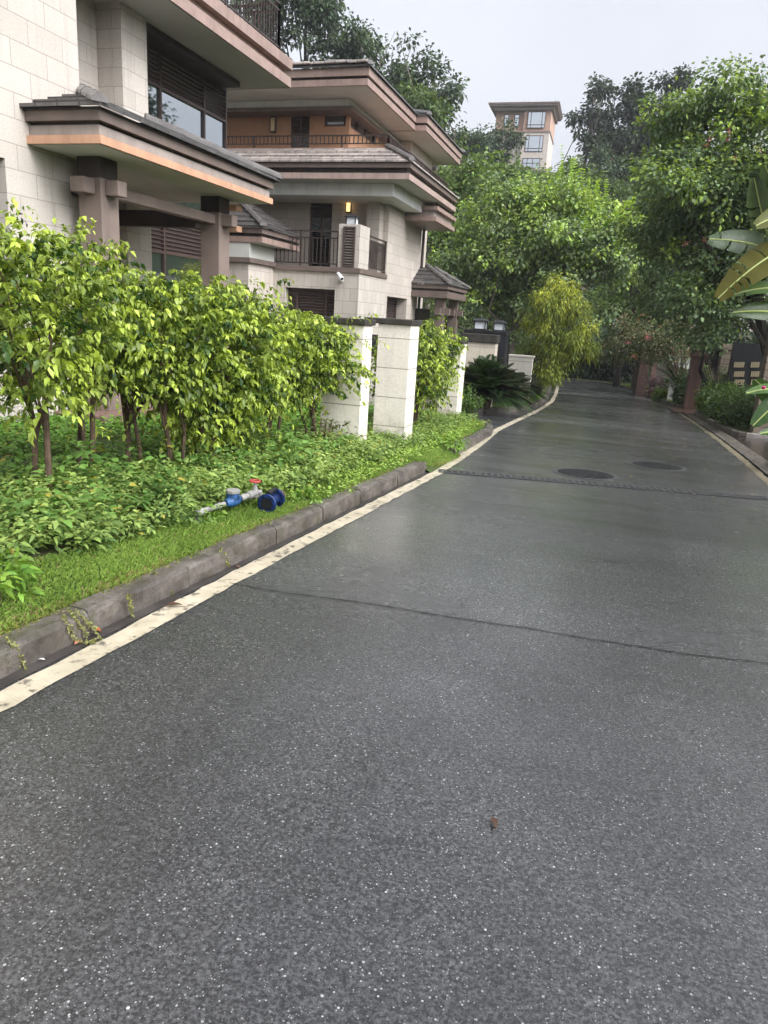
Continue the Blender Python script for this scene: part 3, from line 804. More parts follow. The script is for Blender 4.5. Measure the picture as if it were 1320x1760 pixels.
# ------------------------------------------------------------------ second house
def house_two():
    H = thing('house', 'second house down the road, three storeys with orange stucco upper floor and tiled skirt roof', 'house', (-12, 25, zroad(25)))
    X2 = -7.45; YC = 23.5; zb = -1.6
    YB = 20.9
    # storey levels from the photo
    zslab = float(PY(617, 470, YB)[2]); zband = float(PY(617, 461, YB)[2])
    XE = -6.25; YE0 = 21.35
    ec = PX(703, 308, XE); YE0 = float(ec[1]); zE = float(ec[2]); YE1 = float(PX(783, 362, XE)[1])
    yfar = float(PX(727, 372, X2)[1])
    zf0 = float(PY(679, 332, YE0 + .45)[2]); 
    # main wall: front and side with windows
    dx0, dx1 = float(PY(531, 400, YC)[0]), float(PY(569.5, 400, YC)[0]); dz1 = float(PY(550, 347, YC)[2])
    ww0, ww1 = float(PX(665, 520, X2)[1]), float(PX(699, 520, X2)[1]); wz1 = float(PX(666, 509, X2)[2])
    wl = MB()
    wl.wall('y', YC, -19, X2, zb, zE + .3, -1, [(dx0, dx1, zband + .02, dz1)], .15)
    wl.wall('x', X2, YC, yfar, zb, zE + .3, 1, [(ww0, ww1, -.6, wz1)], .45)
    wl.wall('y', yfar, -19, X2, zb, zE + .3, 1)
    wl.build('wall', M['stone2'], H)
    window(H, 'y', YC + .12, dx0, dx1, zband + .02, dz1, -1, ((dx0 + dx1) / 2,), (dz1 - .45,), dz1 - .45, M['glass_dk'], 'balcony_door')
    window(H, 'x', X2 - .4, ww0, ww1, -.6, wz1, 1, ((ww0 + ww1) / 2,), (.2,), .2)
    p0, p1 = float(PY(629, 400, YC - .4)[0]), float(PY(645, 400, YC - .4)[0])
    b = MB(); b.box(p0, p1 + .12, YC - .4, YC - .003, zband, zE + .2); b.build('pilaster', M['stone2'], H)
    # ground-floor box with terrace on top
    bx0 = float(PY(469, 460, YB)[0])
    wx0, wx1 = float(PY(490, 510, YB)[0]), float(PY(575, 510, YB)[0]); wz = float(PY(560, 497, YB)[2])
    wl = MB(); wl.wall('y', YB, bx0 - 3.5, X2 + .02, zb, zslab, -1, [(wx0, wx1, -.5, wz)], .3); wl.wall('x', X2 + .02, YB, YC, zb, zslab, 1)
    wl.build('terrace_wall', M['stone_light'], H)
    window(H, 'y', YB + .25, wx0, wx1, -.5, wz, -1, [wx0 + .3, wx0 + (wx1 - wx0) * .78], (-.1,), -.1)
    b = MB(); b.box(bx0 - 3.5, X2 + .06, YB - .06, YC - .01, zslab, zband); b.build('terrace_edge', M['brown'], H, .01)
    # parapet pier with vent
    q0, q1 = float(PY(580, 440, YB)[0]), X2 - .02; zp = float(PY(600, 385, YB)[2]); qy = float(PX(637, 400, X2)[1])
    b = MB(); b.box(q0, q1, YB + .02, qy, zband, zp); po = b.build('parapet_pier', M['stone_light'], H, .01)
    v0, v1 = float(PY(590, 440, YB)[0]), float(PY(608, 440, YB)[0]); vz = float(PY(599, 391, YB)[2])
    b = MB(); louvers(b, 'y', YB - .005, v0 + .03, v1 - .03, zband + .05, vz - .03, -1, .075, .05)
    frame_bars(b, 'y', YB, [v0, v1], [zband + .05, vz], v0, v1, zband + .02, vz + .03, .05, .06); b.build('vent', M['louver'], po)
    zr = float(PY(550, 397, YB)[2]) - zband
    railing('terrace_railing', [((bx0 - 1.5, YB + .08, 0), (q0 - .03, YB + .08, 0))], zband, zr, M['metal'], H, .13, 1.25, .022, .18)
    railing('terrace_railing', [((X2 - .05, qy + .03, 0), (X2 - .05, YC - .03, 0))], zband, zr, M['metal'], H, .11, 1.9, .022, .12)
    # skirt roof over first floor
    yb = YE1
    bands = [(zE, zE + .16, 0, M['pinklight']), (zE + .16, zE + .30, .10, M['brown_dk']), (zE + .30, zE + .44, -.02, M['brown'])]
    eave(H, -19, XE, YE0, yb, zE, bands, .06, 'skirt_eaves')
    b = MB(); b.box(-19, XE - .62, YE0 + .62, yb - .25, zE - .36, zE - .008); b.build('frieze', M['frieze'], H, .02)
    rc = PY(684, 252, YE0 + 1.0); zrail = float(rc[2])
    zt0 = zE + .44
    hip_roof(H, -19, XE + .08, YE0 - .08, yb + .05, zt0, zrail - zt0 - .06, 1.05, M['tile_lt'], 'nf', 3, .045, 'skirt_roof')
    xr, yr = XE - 1.0, YE0 + 1.0
    hr = float(PY(684, 232, yr)[2]) - zrail
    b = MB(); b.box(-19, xr + .06, yr - .06, yb + 3, zrail - .14, zrail - .03); b.build('terrace_kerb', M['pinktrim'], H)
    railing('upper_railing', [((-16, yr, 0), (xr, yr, 0)), ((xr, yr, 0), (xr, yb + 2.5, 0))], zrail, hr, M['metal'], H, .135, 1.35, .026)
    # top storey
    XT = -7.75; tc_ = PX(632, 146, XT); YT0 = float(tc_[1]); zT = float(tc_[2]); YT1 = float(PX(714, 216, XT)[1])
    YO = YT0 + 1.75; fz = float(PY(600, 181, YO - .62)[2]); XO = float(PY(600, 222, YO)[0])
    wz0 = float(PY(590, 217, YO)[2]); wz1 = float(PY(590, 191, YO)[2])
    o0, o1 = float(PY(499, 220, YO)[0]), float(PY(532, 220, YO)[0]); ox = float(PY(558, 205, YO)[0])
    oz = float(PY(515, 194, YO)[2])
    yw1 = YO + 2.6
    wl = MB(); wl.wall('y', YO, -19, XO, zrail - .2, zT, -1, [(o0, o1, zrail - .03, oz), (ox, XO, wz0, wz1)], .12)
    wl.wall('x', XO, YO, YT1 + 6, zrail - .2, zT, 1, [(YO, yw1, wz0, wz1)], .12)
    wl.build('upper_wall', M['orange'], H)
    window(H, 'y', YO + .1, o0, o1, zrail - .03, oz, -1, ((o0 + o1) / 2,), (oz - .6,), oz - .6, M['glass_dk'], 'upper_door')
    window(H, 'y', YO + .06, ox, XO - .02, wz0, wz1, -1, (ox + (XO - ox) * .8,), ())
    window(H, 'x', XO - .06, YO + .02, yw1, wz0, wz1, 1, (YO + .9, YO + 1.75), ())
    fx = float(PY(600, 182, YO - .55)[0])
    b = MB(); b.box(-19, fx, YO - .55, YT1 + 6, fz, zT - .008); b.build('frieze', M['frieze'], H, .02)
    b = MB(); b.box(-19, fx + .14, YO - .62, YT1 + 6, fz - .12, fz - .004); b.build('lintel_band', M['brown'], H, .01)
    tb = [(zT, zT + .17, 0, M['pinktrim']), (zT + .17, zT + .24, .06, M['brown_dk']), (zT + .24, zT + .46, -.03, M['pinktrim'])]
    eave(H, -19, XT, YT0, YT1, zT, tb, .06, 'top_eaves')
    X3 = float(PY(733, 210, YT1)[0]); Y3 = float(PX(792, 268, X3)[1])
    tb2 = [(a, b_, c_ + .0, m_) for a, b_, c_, m_ in tb]
    eave(H, -19, X3, YT1 + .02, Y3, zT, tb2, .06, 'top_eaves')
    hip_roof(H, -19, XT + .1, YT0 - .1, YT1 + .05, zT + .455, .75, 2.2, M['tile_dk'], 'nf', 7, .05, 'top_roof')
    hip_roof(H, -19, X3 + .1, YT1 - .05, Y3 + .1, zT + .455, .75, 2.2, M['tile_dk'], 'nfa', 7, .05, 'top_roof')
    b = MB(); x = -18.9
    while x < XT - .2:      # pale ridge tiles laid along the near eave
        b.bar((x, YT0 - .05, zT + .56), (min(x + 1.15, XT), YT0 - .05, zT + .585), .22, .07); x += 1.18
    b.build('ridge_tile', M['tile_lt'], H, .02)
    b = MB(); b.box(-17, X3 - .9, YT1 + 1.4, Y3 - 1.2, zb, zT - .01); b.build('rear_wing', M['stone2'], H)
    # balcony at the far side, lower than the skirt eaves
    XB = -6.35; f0 = PX(752, 374, XB); fb = PX(781, 398, XB); zz = float(fb[2])
    b = MB(); b.box(-10, XB, float(f0[1]) - .2, float(fb[1]), zz, zz + .14); bo = b.build('rear_balcony', M['pinktrim'], H)
    b = MB(); b.box(-10, XB - .1, float(f0[1]) - .1, float(fb[1]) - .1, zz + .14, zz + .34); b.build('fascia_band', M['greyband'], bo)
    b = MB(); b.box(-10, XB + .03, float(f0[1]) - .2, float(fb[1]), zz + .34, zz + .46); b.build('fascia_band', M['pinktrim'], bo)
    railing('rear_railing', [((XB - .08, float(f0[1]), 0), (XB - .08, float(fb[1]) - .1, 0)), ((XB - .08, float(fb[1]) - .1, 0), (-9, float(fb[1]) - .1, 0))], zz + .46, .8, M['metal'], bo, .13, 1.6, .025)
    b = MB(); b.tube([(X2 + .06, yfar + .06, zb), (X2 + .06, yfar + .06, zE)], .055, 8); b.build('drainpipe', M['metal'], H)
    # bay with hipped tile roof, towards the first house
    XBY = float(PY(470, 470, YB)[0]); bc = PX(427, 470, XBY); YBY = float(bc[1])
    XBE = XBY + .45; be = PX(450.5, 417, XBE); YBE = float(be[1]); zBE = float(be[2])
    YBF = float(PX(518, 435, XBE)[1])
    wl = MB(); wl.wall('x', XBY, YBY, YB, zb, zBE, 1); wl.wall('y', YBY, XBY - 5, XBY, zb, zBE, -1); wl.build('bay_wall', M['stone2'], H)
    zf = float(PX(450, 447, XBY)[2]); zg_ = float(PX(450, 455, XBY)[2])
    b = MB(); b.box(XBY - 5, XBY + .05, YBY - .05, YB - .07, zf, zBE - .008); b.build('bay_frieze', M['soffit'], H)
    b = MB(); b.box(XBY - 5, XBY + .10, YBY - .10, YB - .07, zg_, zf - .002); b.build('bay_band', M['brown'], H)
    eave(H, XBY - 5, XBE, YBE, YBF, zBE, [(zBE, zBE + .15, 0, M['pinktrim']), (zBE + .15, zBE + .24, .08, M['brown_dk']), (zBE + .24, zBE + .38, .0, M['brown'])], .05, 'bay_eaves')
    hip_roof(H, XBY - 5, XBE + .07, YBE - .07, YBF + .05, zBE + .39, .95, 1.8, M['tile_dk'], 'nf', 6, .05, 'bay_roof')
    # side entrance porch
    XPp = X2 + 1.35; e0 = PX(745, 521, XPp)
    a0 = PX(707, 509, X2); y_0 = float(a0[1]) - .05; zq = float(a0[2]); ypf = y_0 + 3.4
    eave(H, X2 - .1, XPp, y_0, ypf, zq, [(zq, zq + .22, .0, M['brown']), (zq + .22, zq + .30, .07, M['brown_dk']), (zq + .30, zq + .44, -.02, M['brown'])], .05, 'entrance_canopy')
    hip_roof(H, X2 - .02, XPp + .08, y_0 - .08, ypf + .08, zq + .45, .62, 1.15, M['tile_dk'], 'nfa', 4, .05, 'entrance_roof')
    for yy in (y_0 + .45, ypf - .6):
        b = MB(); b.box(XPp - .55, XPp - .2, yy, yy + .35, zb, zq - .01); co = b.build('entrance_column', M['brown'], H, .01)
        b = MB(); b.box(XPp - .198, XPp, yy + .06, yy + .29, zq - .6, zq - .36); b.build('beam_end', M['brown'], co)
        b = MB(); b.box(XPp - .49, XPp - .26, yy - .2, yy - .003, zq - .6, zq - .36); b.build('beam_end', M['brown'], co)
    b = MB(); b.box(X2 + .01, X2 + .06, y_0 + .7, ypf - .6, zb, zq - .4); b.build('entrance_door', M['brown_dk'], H)
    # lamps, camera
    lp = PY(600.5, 354, YC); wall_lamp('y', (float(lp[0]), YC, float(lp[2])), -1, M['amber'], 'glowing amber lamp on the stone wall beside the balcony door', 1.05)
    lp = PY(471, 215, YO); wall_lamp('y', (float(lp[0]), YO, float(lp[2])), -1, M['lampyellow'], 'unlit pale lamp on the orange upper storey wall', 1.15)
    lp = PY(605.5, 384, YB + .35); pier_lamp((float(lp[0]), YB + .36, zp), 'black lantern with white panes on top of the vented parapet pier', .95)
    cp = PY(589, 477, YB); c = Vector((float(cp[0]), YB, float(cp[2])))
    t = thing('security_camera', 'white bullet security camera on the terrace wall below the parapet pier', 'camera', c)
    b = MB(); b.bar(c + Vector((-.02, 0, -.07)), c + Vector((-.02, -.05, -.07)), .1, .09); b.tube([c + Vector((-.02, -.05, -.06)), c + Vector((-.02, -.14, .0))], .022, 8); b.build('bracket', M['white'], t)
    b = MB(); d = Vector((.62, -.55, -.45)); s = c + Vector((-.1, -.14, .09)); b.lathe(s, d, [(0, .055), (.005, .062), (.30, .062), (.305, .05), (.30, .045)], 14); b.build('camera_body', M['white'], t, 0, True)
    b = MB(); b.lathe(s + d.normalized() * .306, d, [(0, .04), (.006, .03)], 12); b.build('lens', M['black'], t)
house_two()

# ------------------------------------------------------------------ cream wall pillars along the verge
def pillar(x0, x1, y0, y1, zt, label, coping=None):
    z0 = zroad(y0) + .05
    t = thing('wall_pillar', label, 'pillar', ((x0 + x1) / 2, (y0 + y1) / 2, z0))
    b = MB(); b.box(x0, x1, y0, y1, z0 - .1, zt); b.build('shaft', M['cream'], t, .006)
    if coping:
        b = MB(); b.box(x0 - coping[0], x1 + .03, y0 - .04, y1 + .04, zt + .001, zt + .075); b.build('coping', M['coping'], t, .012)
    return t
z2 = float(PY(717, 560, 10.0)[2])
pillar(-3.5, -2.97, 8.62, 8.95, z2 - .02, 'cream pillar half hidden by the hedge, left of the other capped one', (.3,))
pillar(-3.19, -2.72, 9.86, 10.30, z2, 'cream four-block pillar with a dark coping, standing free between hedge and small shrub', (.2,))
pillar(-3.36, -2.95, 14.55, 15.05, float(PY(780, 590, 14.6)[2]), 'narrow cream pillar right of the small shrub, before the driveway', (.04,))
t = thing('garden_wall', 'stained cream wall with dark coping beside the cycads and driveway', 'wall', (-3.3, 18.6, zroad(18.6)))
zw = float(PY(820, 588, 18.6)[2])
M['stained'] = blocks('stained_cream_render', (.66, .59, .47), (.63, .56, .45), (.36, .30, .23), 30, .42, .014, .75, .55)
b = MB(); b.box(-3.75, -2.92, 18.6, 19.0, -1.2, zw); b.build('wall_body', M['stained'], t, .006)
b = MB(); b.box(-3.80, -2.88, 18.55, 19.05, zw + .001, zw + .20); b.build('coping', M['coping'], t, .01)
t = thing('gate_canopy', 'thin black gate lintel carried over the stained cream wall', 'gate lintel', (-3.2, 19.2, zroad(19)))
zl = float(PY(830, 572, 19.2)[2])
b = MB(); b.box(-3.85, float(PY(871, 570, 19.2)[0]), 19.12, 19.5, zl - .03, zl + .07); b.build('lintel_board', M['black'], t, .01)
t = thing('gate_post', 'dark charcoal stone gate post rising behind the cycads', 'gate post', (-2.9, 20, zroad(20)))
g0, g1 = float(PY(844, 600, 19.9)[0]), float(PY(869, 600, 19.9)[0]); gz = float(PY(857, 573, 19.9)[2])
b = MB(); b.box(g0, g1, 19.9, 20.35, -1.2, gz); b.build('post_shaft', M['charcoal'], t, .01)
b = MB(); b.box(g0 - .05, g1 + .05, 19.85, 20.4, gz + .001, gz + .06); b.build('post_cap', M['black'], t, .01)
q = PY(825, 568, 19.25); pier_lamp((float(q[0]), 19.3, zl + .07), 'left lantern of the two over the gate, above the stained cream wall', .95)
q = PY(858, 571, 20.1); pier_lamp((float(q[0]), 20.12, gz + .06), 'right lantern of the two over the gate, on the charcoal post', .9)
t = thing('low_wall', 'short pale cream wall between the charcoal gate post and golden tree', 'wall', (-2.6, 22.5, zroad(22)))
l0, l1 = PY(873, 630, 22.4), PY(916, 615, 22.4)
b = MB(); b.box(float(l0[0]), float(l1[0]), 22.4, 22.62, -1.3, float(l1[2])); b.build('wall_body', M['cream'], t, .01)
b = MB(); b.box(float(l0[0]) - .01, float(l1[0]) + .03, 22.37, 22.65, float(l1[2]) + .001, float(l1[2]) + .05); b.build('coping', M['cream'], t, .006)
t = thing('boundary_wall', 'cream garden wall with a dark grey gate panel seen through the gap between pillars', 'wall', (-5.5, 15.2, zroad(15)))
b = MB(); b.box(-9, -3.45, 15.25, 15.45, -1.0, float(PY(640, 613, 15.25)[2])); b.build('wall_body', M['cream'], t)
b = MB(); b.box(-9, -3.45, 15.27, 15.43, float(PY(640, 613, 15.25)[2]) + .001, float(PY(640, 575, 15.25)[2])); b.build('gate_panel', M['charcoal'], t)

# ------------------------------------------------------------------ houses on the hill
def hill_house(cx, y0, z0, w, d, label, front_h=9.6, rot=0.0):
    H = thing('hill_house', label, 'house', (cx, y0, z0))
    x0, x1 = -w / 2, w / 2
    def B(name, mt, boxes, parent=H, bev=0):
        b = MB()
        for q in boxes: b.box(*q)
        return b.build(name, mt, parent, bev)
    hs_ = [3.0, 6.05, front_h]
    xm = x0 + w * .52
    wl = MB(); wl.wall('y', .8, x0, xm, -6, hs_[1], -1); wl.wall('y', 0, xm, x1, -6, hs_[1], -1); wl.wall('x', xm, 0, .8, -6, hs_[1], -1)
    wl.wall('x', x1, 0, d, -6, hs_[1], 1); wl.wall('x', x0, .8, d, -6, hs_[1], -1)
    wl.build('wall', M['hillstone'], H)
    wl = MB(); wl.wall('y', .8, x0, xm, hs_[1] + .2, hs_[2], -1); wl.wall('y', .15, xm, x1, hs_[1] + .2, hs_[2], -1); wl.wall('x', xm, .15, .8, hs_[1], hs_[2], -1)
    wl.wall('x', x1, .15, d, hs_[1] + .2, hs_[2], 1); wl.wall('x', x0, .8, d, hs_[1] + .2, hs_[2], -1)
    wl.build('upper_wall', M['hillorange'], H)
    B('cornice_band', M['pinktrim'], [(x0, x1 + .12, -.12, d, hs_[1], hs_[1] + .2)])
    a, b_ = xm + .55, x1 - .75
    for zz in (3.4, 6.55): window(H, 'y', -.03, a, b_, zz, zz + 2.2, -1, (a + .5, b_ - .5), (zz + .45,), None, M['glass_hill'], 'window', .09)
    window(H, 'y', -.03, xm + .4, x1 - .9, 1.15, 2.55, -1, (xm + 1.1, xm + 1.9), (1.85,), None, M['glass_hill'], 'window', .09)
    window(H, 'y', .77, xm - 1.5, xm - .75, 7.0, 8.6, -1, (), (8.1,), None, M['glass_hill'], 'window', .09)
    window(H, 'y', .77, xm - 3.0, xm - 2.3, 7.0, 8.6, -1, (), (8.1,), None, M['glass_hill'], 'window', .09)
    B('base_wall', M['concrete'], [(xm - .6, x1 + .2, -.5, -.05, -4, .95)])
    B('roof_frieze', M['greyband'], [(x0 - .3, x1 + .35, -.3, d, hs_[2], hs_[2] + .4)])
    zr = hs_[2] + .4
    for i, (a_, c_, ov, mt) in enumerate(((0, .2, .85, M['greyband']), (.2, .4, 1.0, M['pinktrim']))):
        B('eaves', mt, [(x0 - ov, x1 + ov, -ov, d, zr + a_, zr + c_)])
    r = MB(); zt = zr + .402; e = 1.1
    r.add([(x0 - e, -e, zt), (x1 + e, -e, zt), (x1 + e, d, zt), (x0 - e, d, zt), (x0 + 2, 3, zt + .7), (x1 - 2, 3, zt + .7), (x1 - 2, d, zt + .7), (x0 + 2, d, zt + .7)],
          [(0, 1, 5, 4), (1, 2, 6, 5), (3, 0, 4, 7), (4, 5, 6, 7)])
    ro = r.build('roof', M['tile_dk'], H)
    for xx in (x0 - .6, x0 + w * .3, x0 + w * .6, x1 + .5): B('ridge_ornament', M['white'], [(xx - .09, xx + .09, -1.08, -.9, zt + .02, zt + .28)], ro)
    H.location = (cx, y0, z0); H.rotation_euler = (0, 0, rot)
    for ch in H.children: ch.matrix_parent_inverse = Matrix.Identity(4)
    for ch in H.children:
        for g in ch.children: g.matrix_parent_inverse = Matrix.Identity(4)
    return H
M['hillstone'] = blocks('pale_hill_house_stone', (.60, .53, .47), (.56, .49, .435), (.38, .33, .29), 1.0, .5, .03, .8, .2)
M['hillorange'] = painted('rust_stucco', (.46, .30, .225), .8, .08, 1, 0)
M['glass_hill'] = glass('sky_reflecting_glass', (.03, .04, .045), .62)

# ------------------------------------------------------------------ foliage
def unit(v): return v / np.maximum(np.linalg.norm(v, axis=-1, keepdims=True), 1e-6)
def rand_dir(n, r=rng): return unit(r.normal(size=(n, 3)))
def leaf_geo(P, D, Nn, Ln, Wd, C, droop=.35, shape=6):
    """leaf blades: P base, D axis, Nn rough normal"""
    n = len(P); D = unit(D); Sd = unit(np.cross(D, Nn)); Up = np.cross(Sd, D)
    L_ = Ln[:, None]; Wh = Wd[:, None] / 2; dn = np.array([0, 0, -1.0])
    def at(t, s, lift=0.0): return P + D * L_ * t + dn * (droop * L_ * t * t) + Sd * Wh * s + Up * Wh * lift
    if shape == 6:
        V = np.stack([at(0, 0), at(.32, -1, .25), at(.32, 1, .25), at(.68, -.72, .2), at(.68, .72, .2), at(1, 0)], 1)
        k = 6
        b = np.arange(n)[:, None] * k
        F = [np.concatenate([b + np.array([[0, 2, 1]]), b + np.array([[3, 4, 5]])]), b + np.array([[1, 2, 4, 3]])]
    elif shape == 7:   # folded along the midrib
        V = np.stack([at(0, 0), at(.38, -1, .45), at(.38, 0), at(.38, 1, .45), at(.72, -.6, .3), at(.72, .6, .3), at(1, 0)], 1)
        k = 7; b = np.arange(n)[:, None] * k
        F = [np.concatenate([b + np.array([[0, 2, 1]]), b + np.array([[0, 3, 2]]), b + np.array([[4, 5, 6]])]), np.concatenate([b + np.array([[1, 2, 5, 4]])]), b + np.array([[2, 3, 5]])]
    else:
        V = np.stack([at(0, 0), at(.5, -1, .3), at(1, 0), at(.5, 1, .3)], 1); k = 4
        b = np.arange(n)[:, None] * k; F = [b + np.array([[0, 1, 2, 3]])]
    return V.reshape(-1, 3), F, np.repeat(C, k, 0)
def foliage(name, geos, material, parent=None):
    V, C, Fs, off = [], [], {}, 0
    for v, F, c in geos:
        V.append(v); C.append(c)
        for f in F: Fs.setdefault(f.shape[1], []).append(f + off)
        off += len(v)
    return link(name, mesh_np(name, np.concatenate(V), [np.concatenate(f) for f in Fs.values()], np.concatenate(C)), material, parent)
def lobes_sample(lobes, n, r, shell=.5):
    """points spread through ellipsoid lobes [(cx,cy,cz, rx,ry,rz)], thicker near the outside"""
    lb = np.array(lobes, float); vol = lb[:, 3] * lb[:, 4] * lb[:, 5]; i = r.choice(len(lb), n, p=vol / vol.sum())
    d = rand_dir(n, r); rad = (shell ** 3 + (1 - shell ** 3) * r.random(n)) ** (1 / 3)
    return lb[i, :3] + d * lb[i, 3:] * rad[:, None], d, i
def crown(lobes, n_clump, per, clump_r, leaf, wd, c_lo, c_hi, r, up=.6, droop=.3, c_tip=None, tip_frac=0.0, shell=.55, shape=4, spread=.35, tip_up=0.0, squash=.75):
    """leaf clumps through the lobes; every clump has its own shade of green"""
    Pc, d, _ = lobes_sample(lobes, n_clump, r, shell)
    tone = np.clip(r.normal(.42, .27, n_clump), 0, 1)
    base = np.array(c_lo)[None] * (1 - tone[:, None]) + np.array(c_hi)[None] * tone[:, None]
    if c_tip is not None:
        zt = (Pc[:, 2] - Pc[:, 2].min()) / np.ptp(Pc[:, 2]); pr = np.clip(tip_frac * (1 - tip_up + tip_up * 2 * zt), 0, 1)
        ti = r.random(n_clump) < pr; base[ti] = np.array(c_tip) * r.uniform(.75, 1.15, (ti.sum(), 1))
    n = n_clump * per; ci = np.repeat(np.arange(n_clump), per)
    rc = clump_r * r.uniform(.6, 1.3, n_clump)
    o = r.normal(size=(n, 3)) * rc[ci][:, None] * np.array([1, 1, squash]) * .55
    P = Pc[ci] + o
    D = unit(unit(o) * .8 + d[ci] * .6 + r.normal(size=(n, 3)) * spread + np.array([0, 0, -.15]))
    Nn = unit(np.array([0, 0, up]) + d[ci] * .4 + r.normal(size=(n, 3)) * .45)
    C = base[ci] * r.uniform(.72, 1.28, (n, 1)) * r.uniform(.92, 1.08, (n, 3))
    return leaf_geo(P, D, Nn, leaf * r.uniform(.65, 1.25, n), wd * r.uniform(.7, 1.2, n), C, droop, shape)
def layered(lobes, n, r0, r, flat=.45, shrink=.92):
    """break a crown into many flattened boughs with gaps between them"""
    P, d, i = lobes_sample([tuple(l[:3]) + tuple(q * shrink for q in l[3:]) for l in lobes], n, r, .35)
    q = r0 * r.uniform(.6, 1.35, n)
    return [(p[0], p[1], p[2], a, a, a * flat) for p, a in zip(P, q)]
def limbs(mb, base, top, r0, targets, r, wob=.08, n=7, rl=.35):
    base, top = Vector(base), Vector(top); k = 6; pts = []; rad = []
    for i in range(k):
        t = i / (k - 1); j = Vector(r.normal(size=3)) * wob * (top - base).length * .4 * math.sin(math.pi * t); j.z *= .3
        pts.append(base.lerp(top, t) + j); rad.append(r0 * (1.25 if i == 0 else 1) * (1 - .55 * t))
    mb.tube(pts, rad, n)
    for q in targets:
        q = Vector(q); t = r.uniform(.35, .95); s = base.lerp(top, t); a = pts[min(int(t * (k - 1)), k - 1)]
        mid = a.lerp(q, .5) + Vector(r.normal(size=3)) * .12 * (q - a).length + Vector((0, 0, .06 * (q - a).length))
        rr = r0 * (1 - .55 * t) * rl * 1.6
        mb.tube([a, a.lerp(mid, .5), mid, mid.lerp(q, .55), q], [rr, rr * .85, rr * .65, rr * .42, rr * .15], 5)

# --- ground cover and grass ------------------------------------------------
def grass():
    r = np.random.default_rng(11)
    def blades(n, y0, y1, inner, outer, h, c1, c2, lean=.5):
        y = r.uniform(y0, y1, n); xk = np.interp(y, [p[1] for p in KL], [p[0] for p in KL])
        u = r.random(n); x = xk - (inner(y) + (outer(y) - inner(y)) * u)
        zz = np.where((y > 8.55) & (y < 10.1), np.interp(x, [-2.2, -1.97], [.11, .004]), .115)
        P = np.stack([x, y, zroad(y) + zz], 1)
        a = r.uniform(0, 2 * math.pi, n); ln = r.uniform(.2, 1.0, n) * lean
        D = np.stack([np.cos(a) * ln, np.sin(a) * ln, np.ones(n)], 1)
        patch = .5 + .5 * np.sin(x * 5.1 + 1.3 * np.sin(y * 3.3)) * np.cos(y * 2.7)
        t = np.clip(patch * .6 + r.random(n) * .5, 0, 1)[:, None]
        C = np.array(c1) * (1 - t) + np.array(c2) * t
        dry = r.random(n) < .03 + .28 * (u < .10) * (patch > .5); C[dry] = (.27, .22, .10)
        return leaf_geo(P, D, np.stack([np.sin(a), -np.cos(a), np.full(n, .3)], 1), h * r.uniform(.5, 1.3, n), np.full(n, .0075) * r.uniform(.7, 1.4, n), C * r.uniform(.8, 1.2, (n, 1)), .55, 4)
    KL = [(-2.40, -6), (-2.36, 2.2), (-2.28, 4.2), (-2.20, 5.8), (-2.10, 8.6), (-2.04, 9.0), (-1.98, 10), (-2.08, 10.2), (-2.07, 13.2), (-2.25, 14.2), (-2.5, 14.6)]
    c1, c2 = (.105, .185, .030), (.235, .345, .070)
    g = [blades(52000, .9, 8.9, lambda y: .09 + 0 * y, lambda y: .55 + .30 * np.exp(-((y - 2.5) / 1.6) ** 2) + .08 * np.sin(y * 3), .075, c1, c2),
         blades(20000, 8.4, 14.5, lambda y: .0 + .08 * (y > 10.2), lambda y: .62 + .1 * np.sin(y * 2), .085, c1, c2),
         blades(5000, .9, 8.9, lambda y: .05 + 0 * y, lambda y: .16 + 0 * y, .06, c1, (.24, .24, .06), 1.1),
         blades(7000, 8.5, 10.2, lambda y: -.05 + 0 * y, lambda y: .3 + 0 * y, .12, c1, c2, .8),
         blades(5000, 4.2, 9.0, lambda y: .25 + 0 * y, lambda y: .8 + 0 * y, .13, c1, c2)]
    o = foliage('grass', g, M['grassblade']); tag(o, 'short bright green grass along the left kerb', 'grass', kind='stuff')
    n = 5000; y = r.uniform(19.5, 27, n); xk = np.interp(y, [p[1] for p in KL2], [p[0] for p in KL2])
    P = np.stack([xk - .15 - r.random(n) * .9, y, zroad(y) + .11], 1); a = r.uniform(0, 6.28, n)
    gg = [leaf_geo(P, np.stack([np.cos(a) * .5, np.sin(a) * .5, np.ones(n)], 1), rand_dir(n, r), r.uniform(.06, .12, n), np.full(n, .02), np.array([[.15, .27, .04]]) * r.uniform(.6, 1.3, (n, 1)), .4, 4)]
    n = 9000; y = r.uniform(28.5, 46, n); xk = np.interp(y, [p[1] for p in KR3[2:]], [p[0] for p in KR3[2:]])
    P = np.stack([xk + .15 + r.random(n) * 1.0, y, zroad(y) + .11], 1); a = r.uniform(0, 6.28, n)
    gg.append(leaf_geo(P, np.stack([np.cos(a) * .5, np.sin(a) * .5, np.ones(n)], 1), rand_dir(n, r), r.uniform(.08, .18, n), np.full(n, .03), np.array([[.17, .26, .04]]) * r.uniform(.6, 1.3, (n, 1)), .4, 4))
    n = 24000; y = r.uniform(-3, 13.3, n); x = np.interp(y, [p[1] for p in KR1], [p[0] for p in KR1])
    P = np.stack([x + .12 + r.random(n) ** 1.3 * 3.0, y, zroad(y) + .10], 1); a = r.uniform(0, 6.28, n)
    gg.append(leaf_geo(P, np.stack([np.cos(a) * .5, np.sin(a) * .5, np.ones(n)], 1), rand_dir(n, r), r.uniform(.06, .12, n), np.full(n, .012), np.array([[.17, .24, .04]]) * r.uniform(.6, 1.3, (n, 1)), .4, 4))
    o = foliage('planter_grass', gg, M['grassblade']); tag(o, 'green grass in the planters farther down the road', 'grass', kind='stuff')
grass()
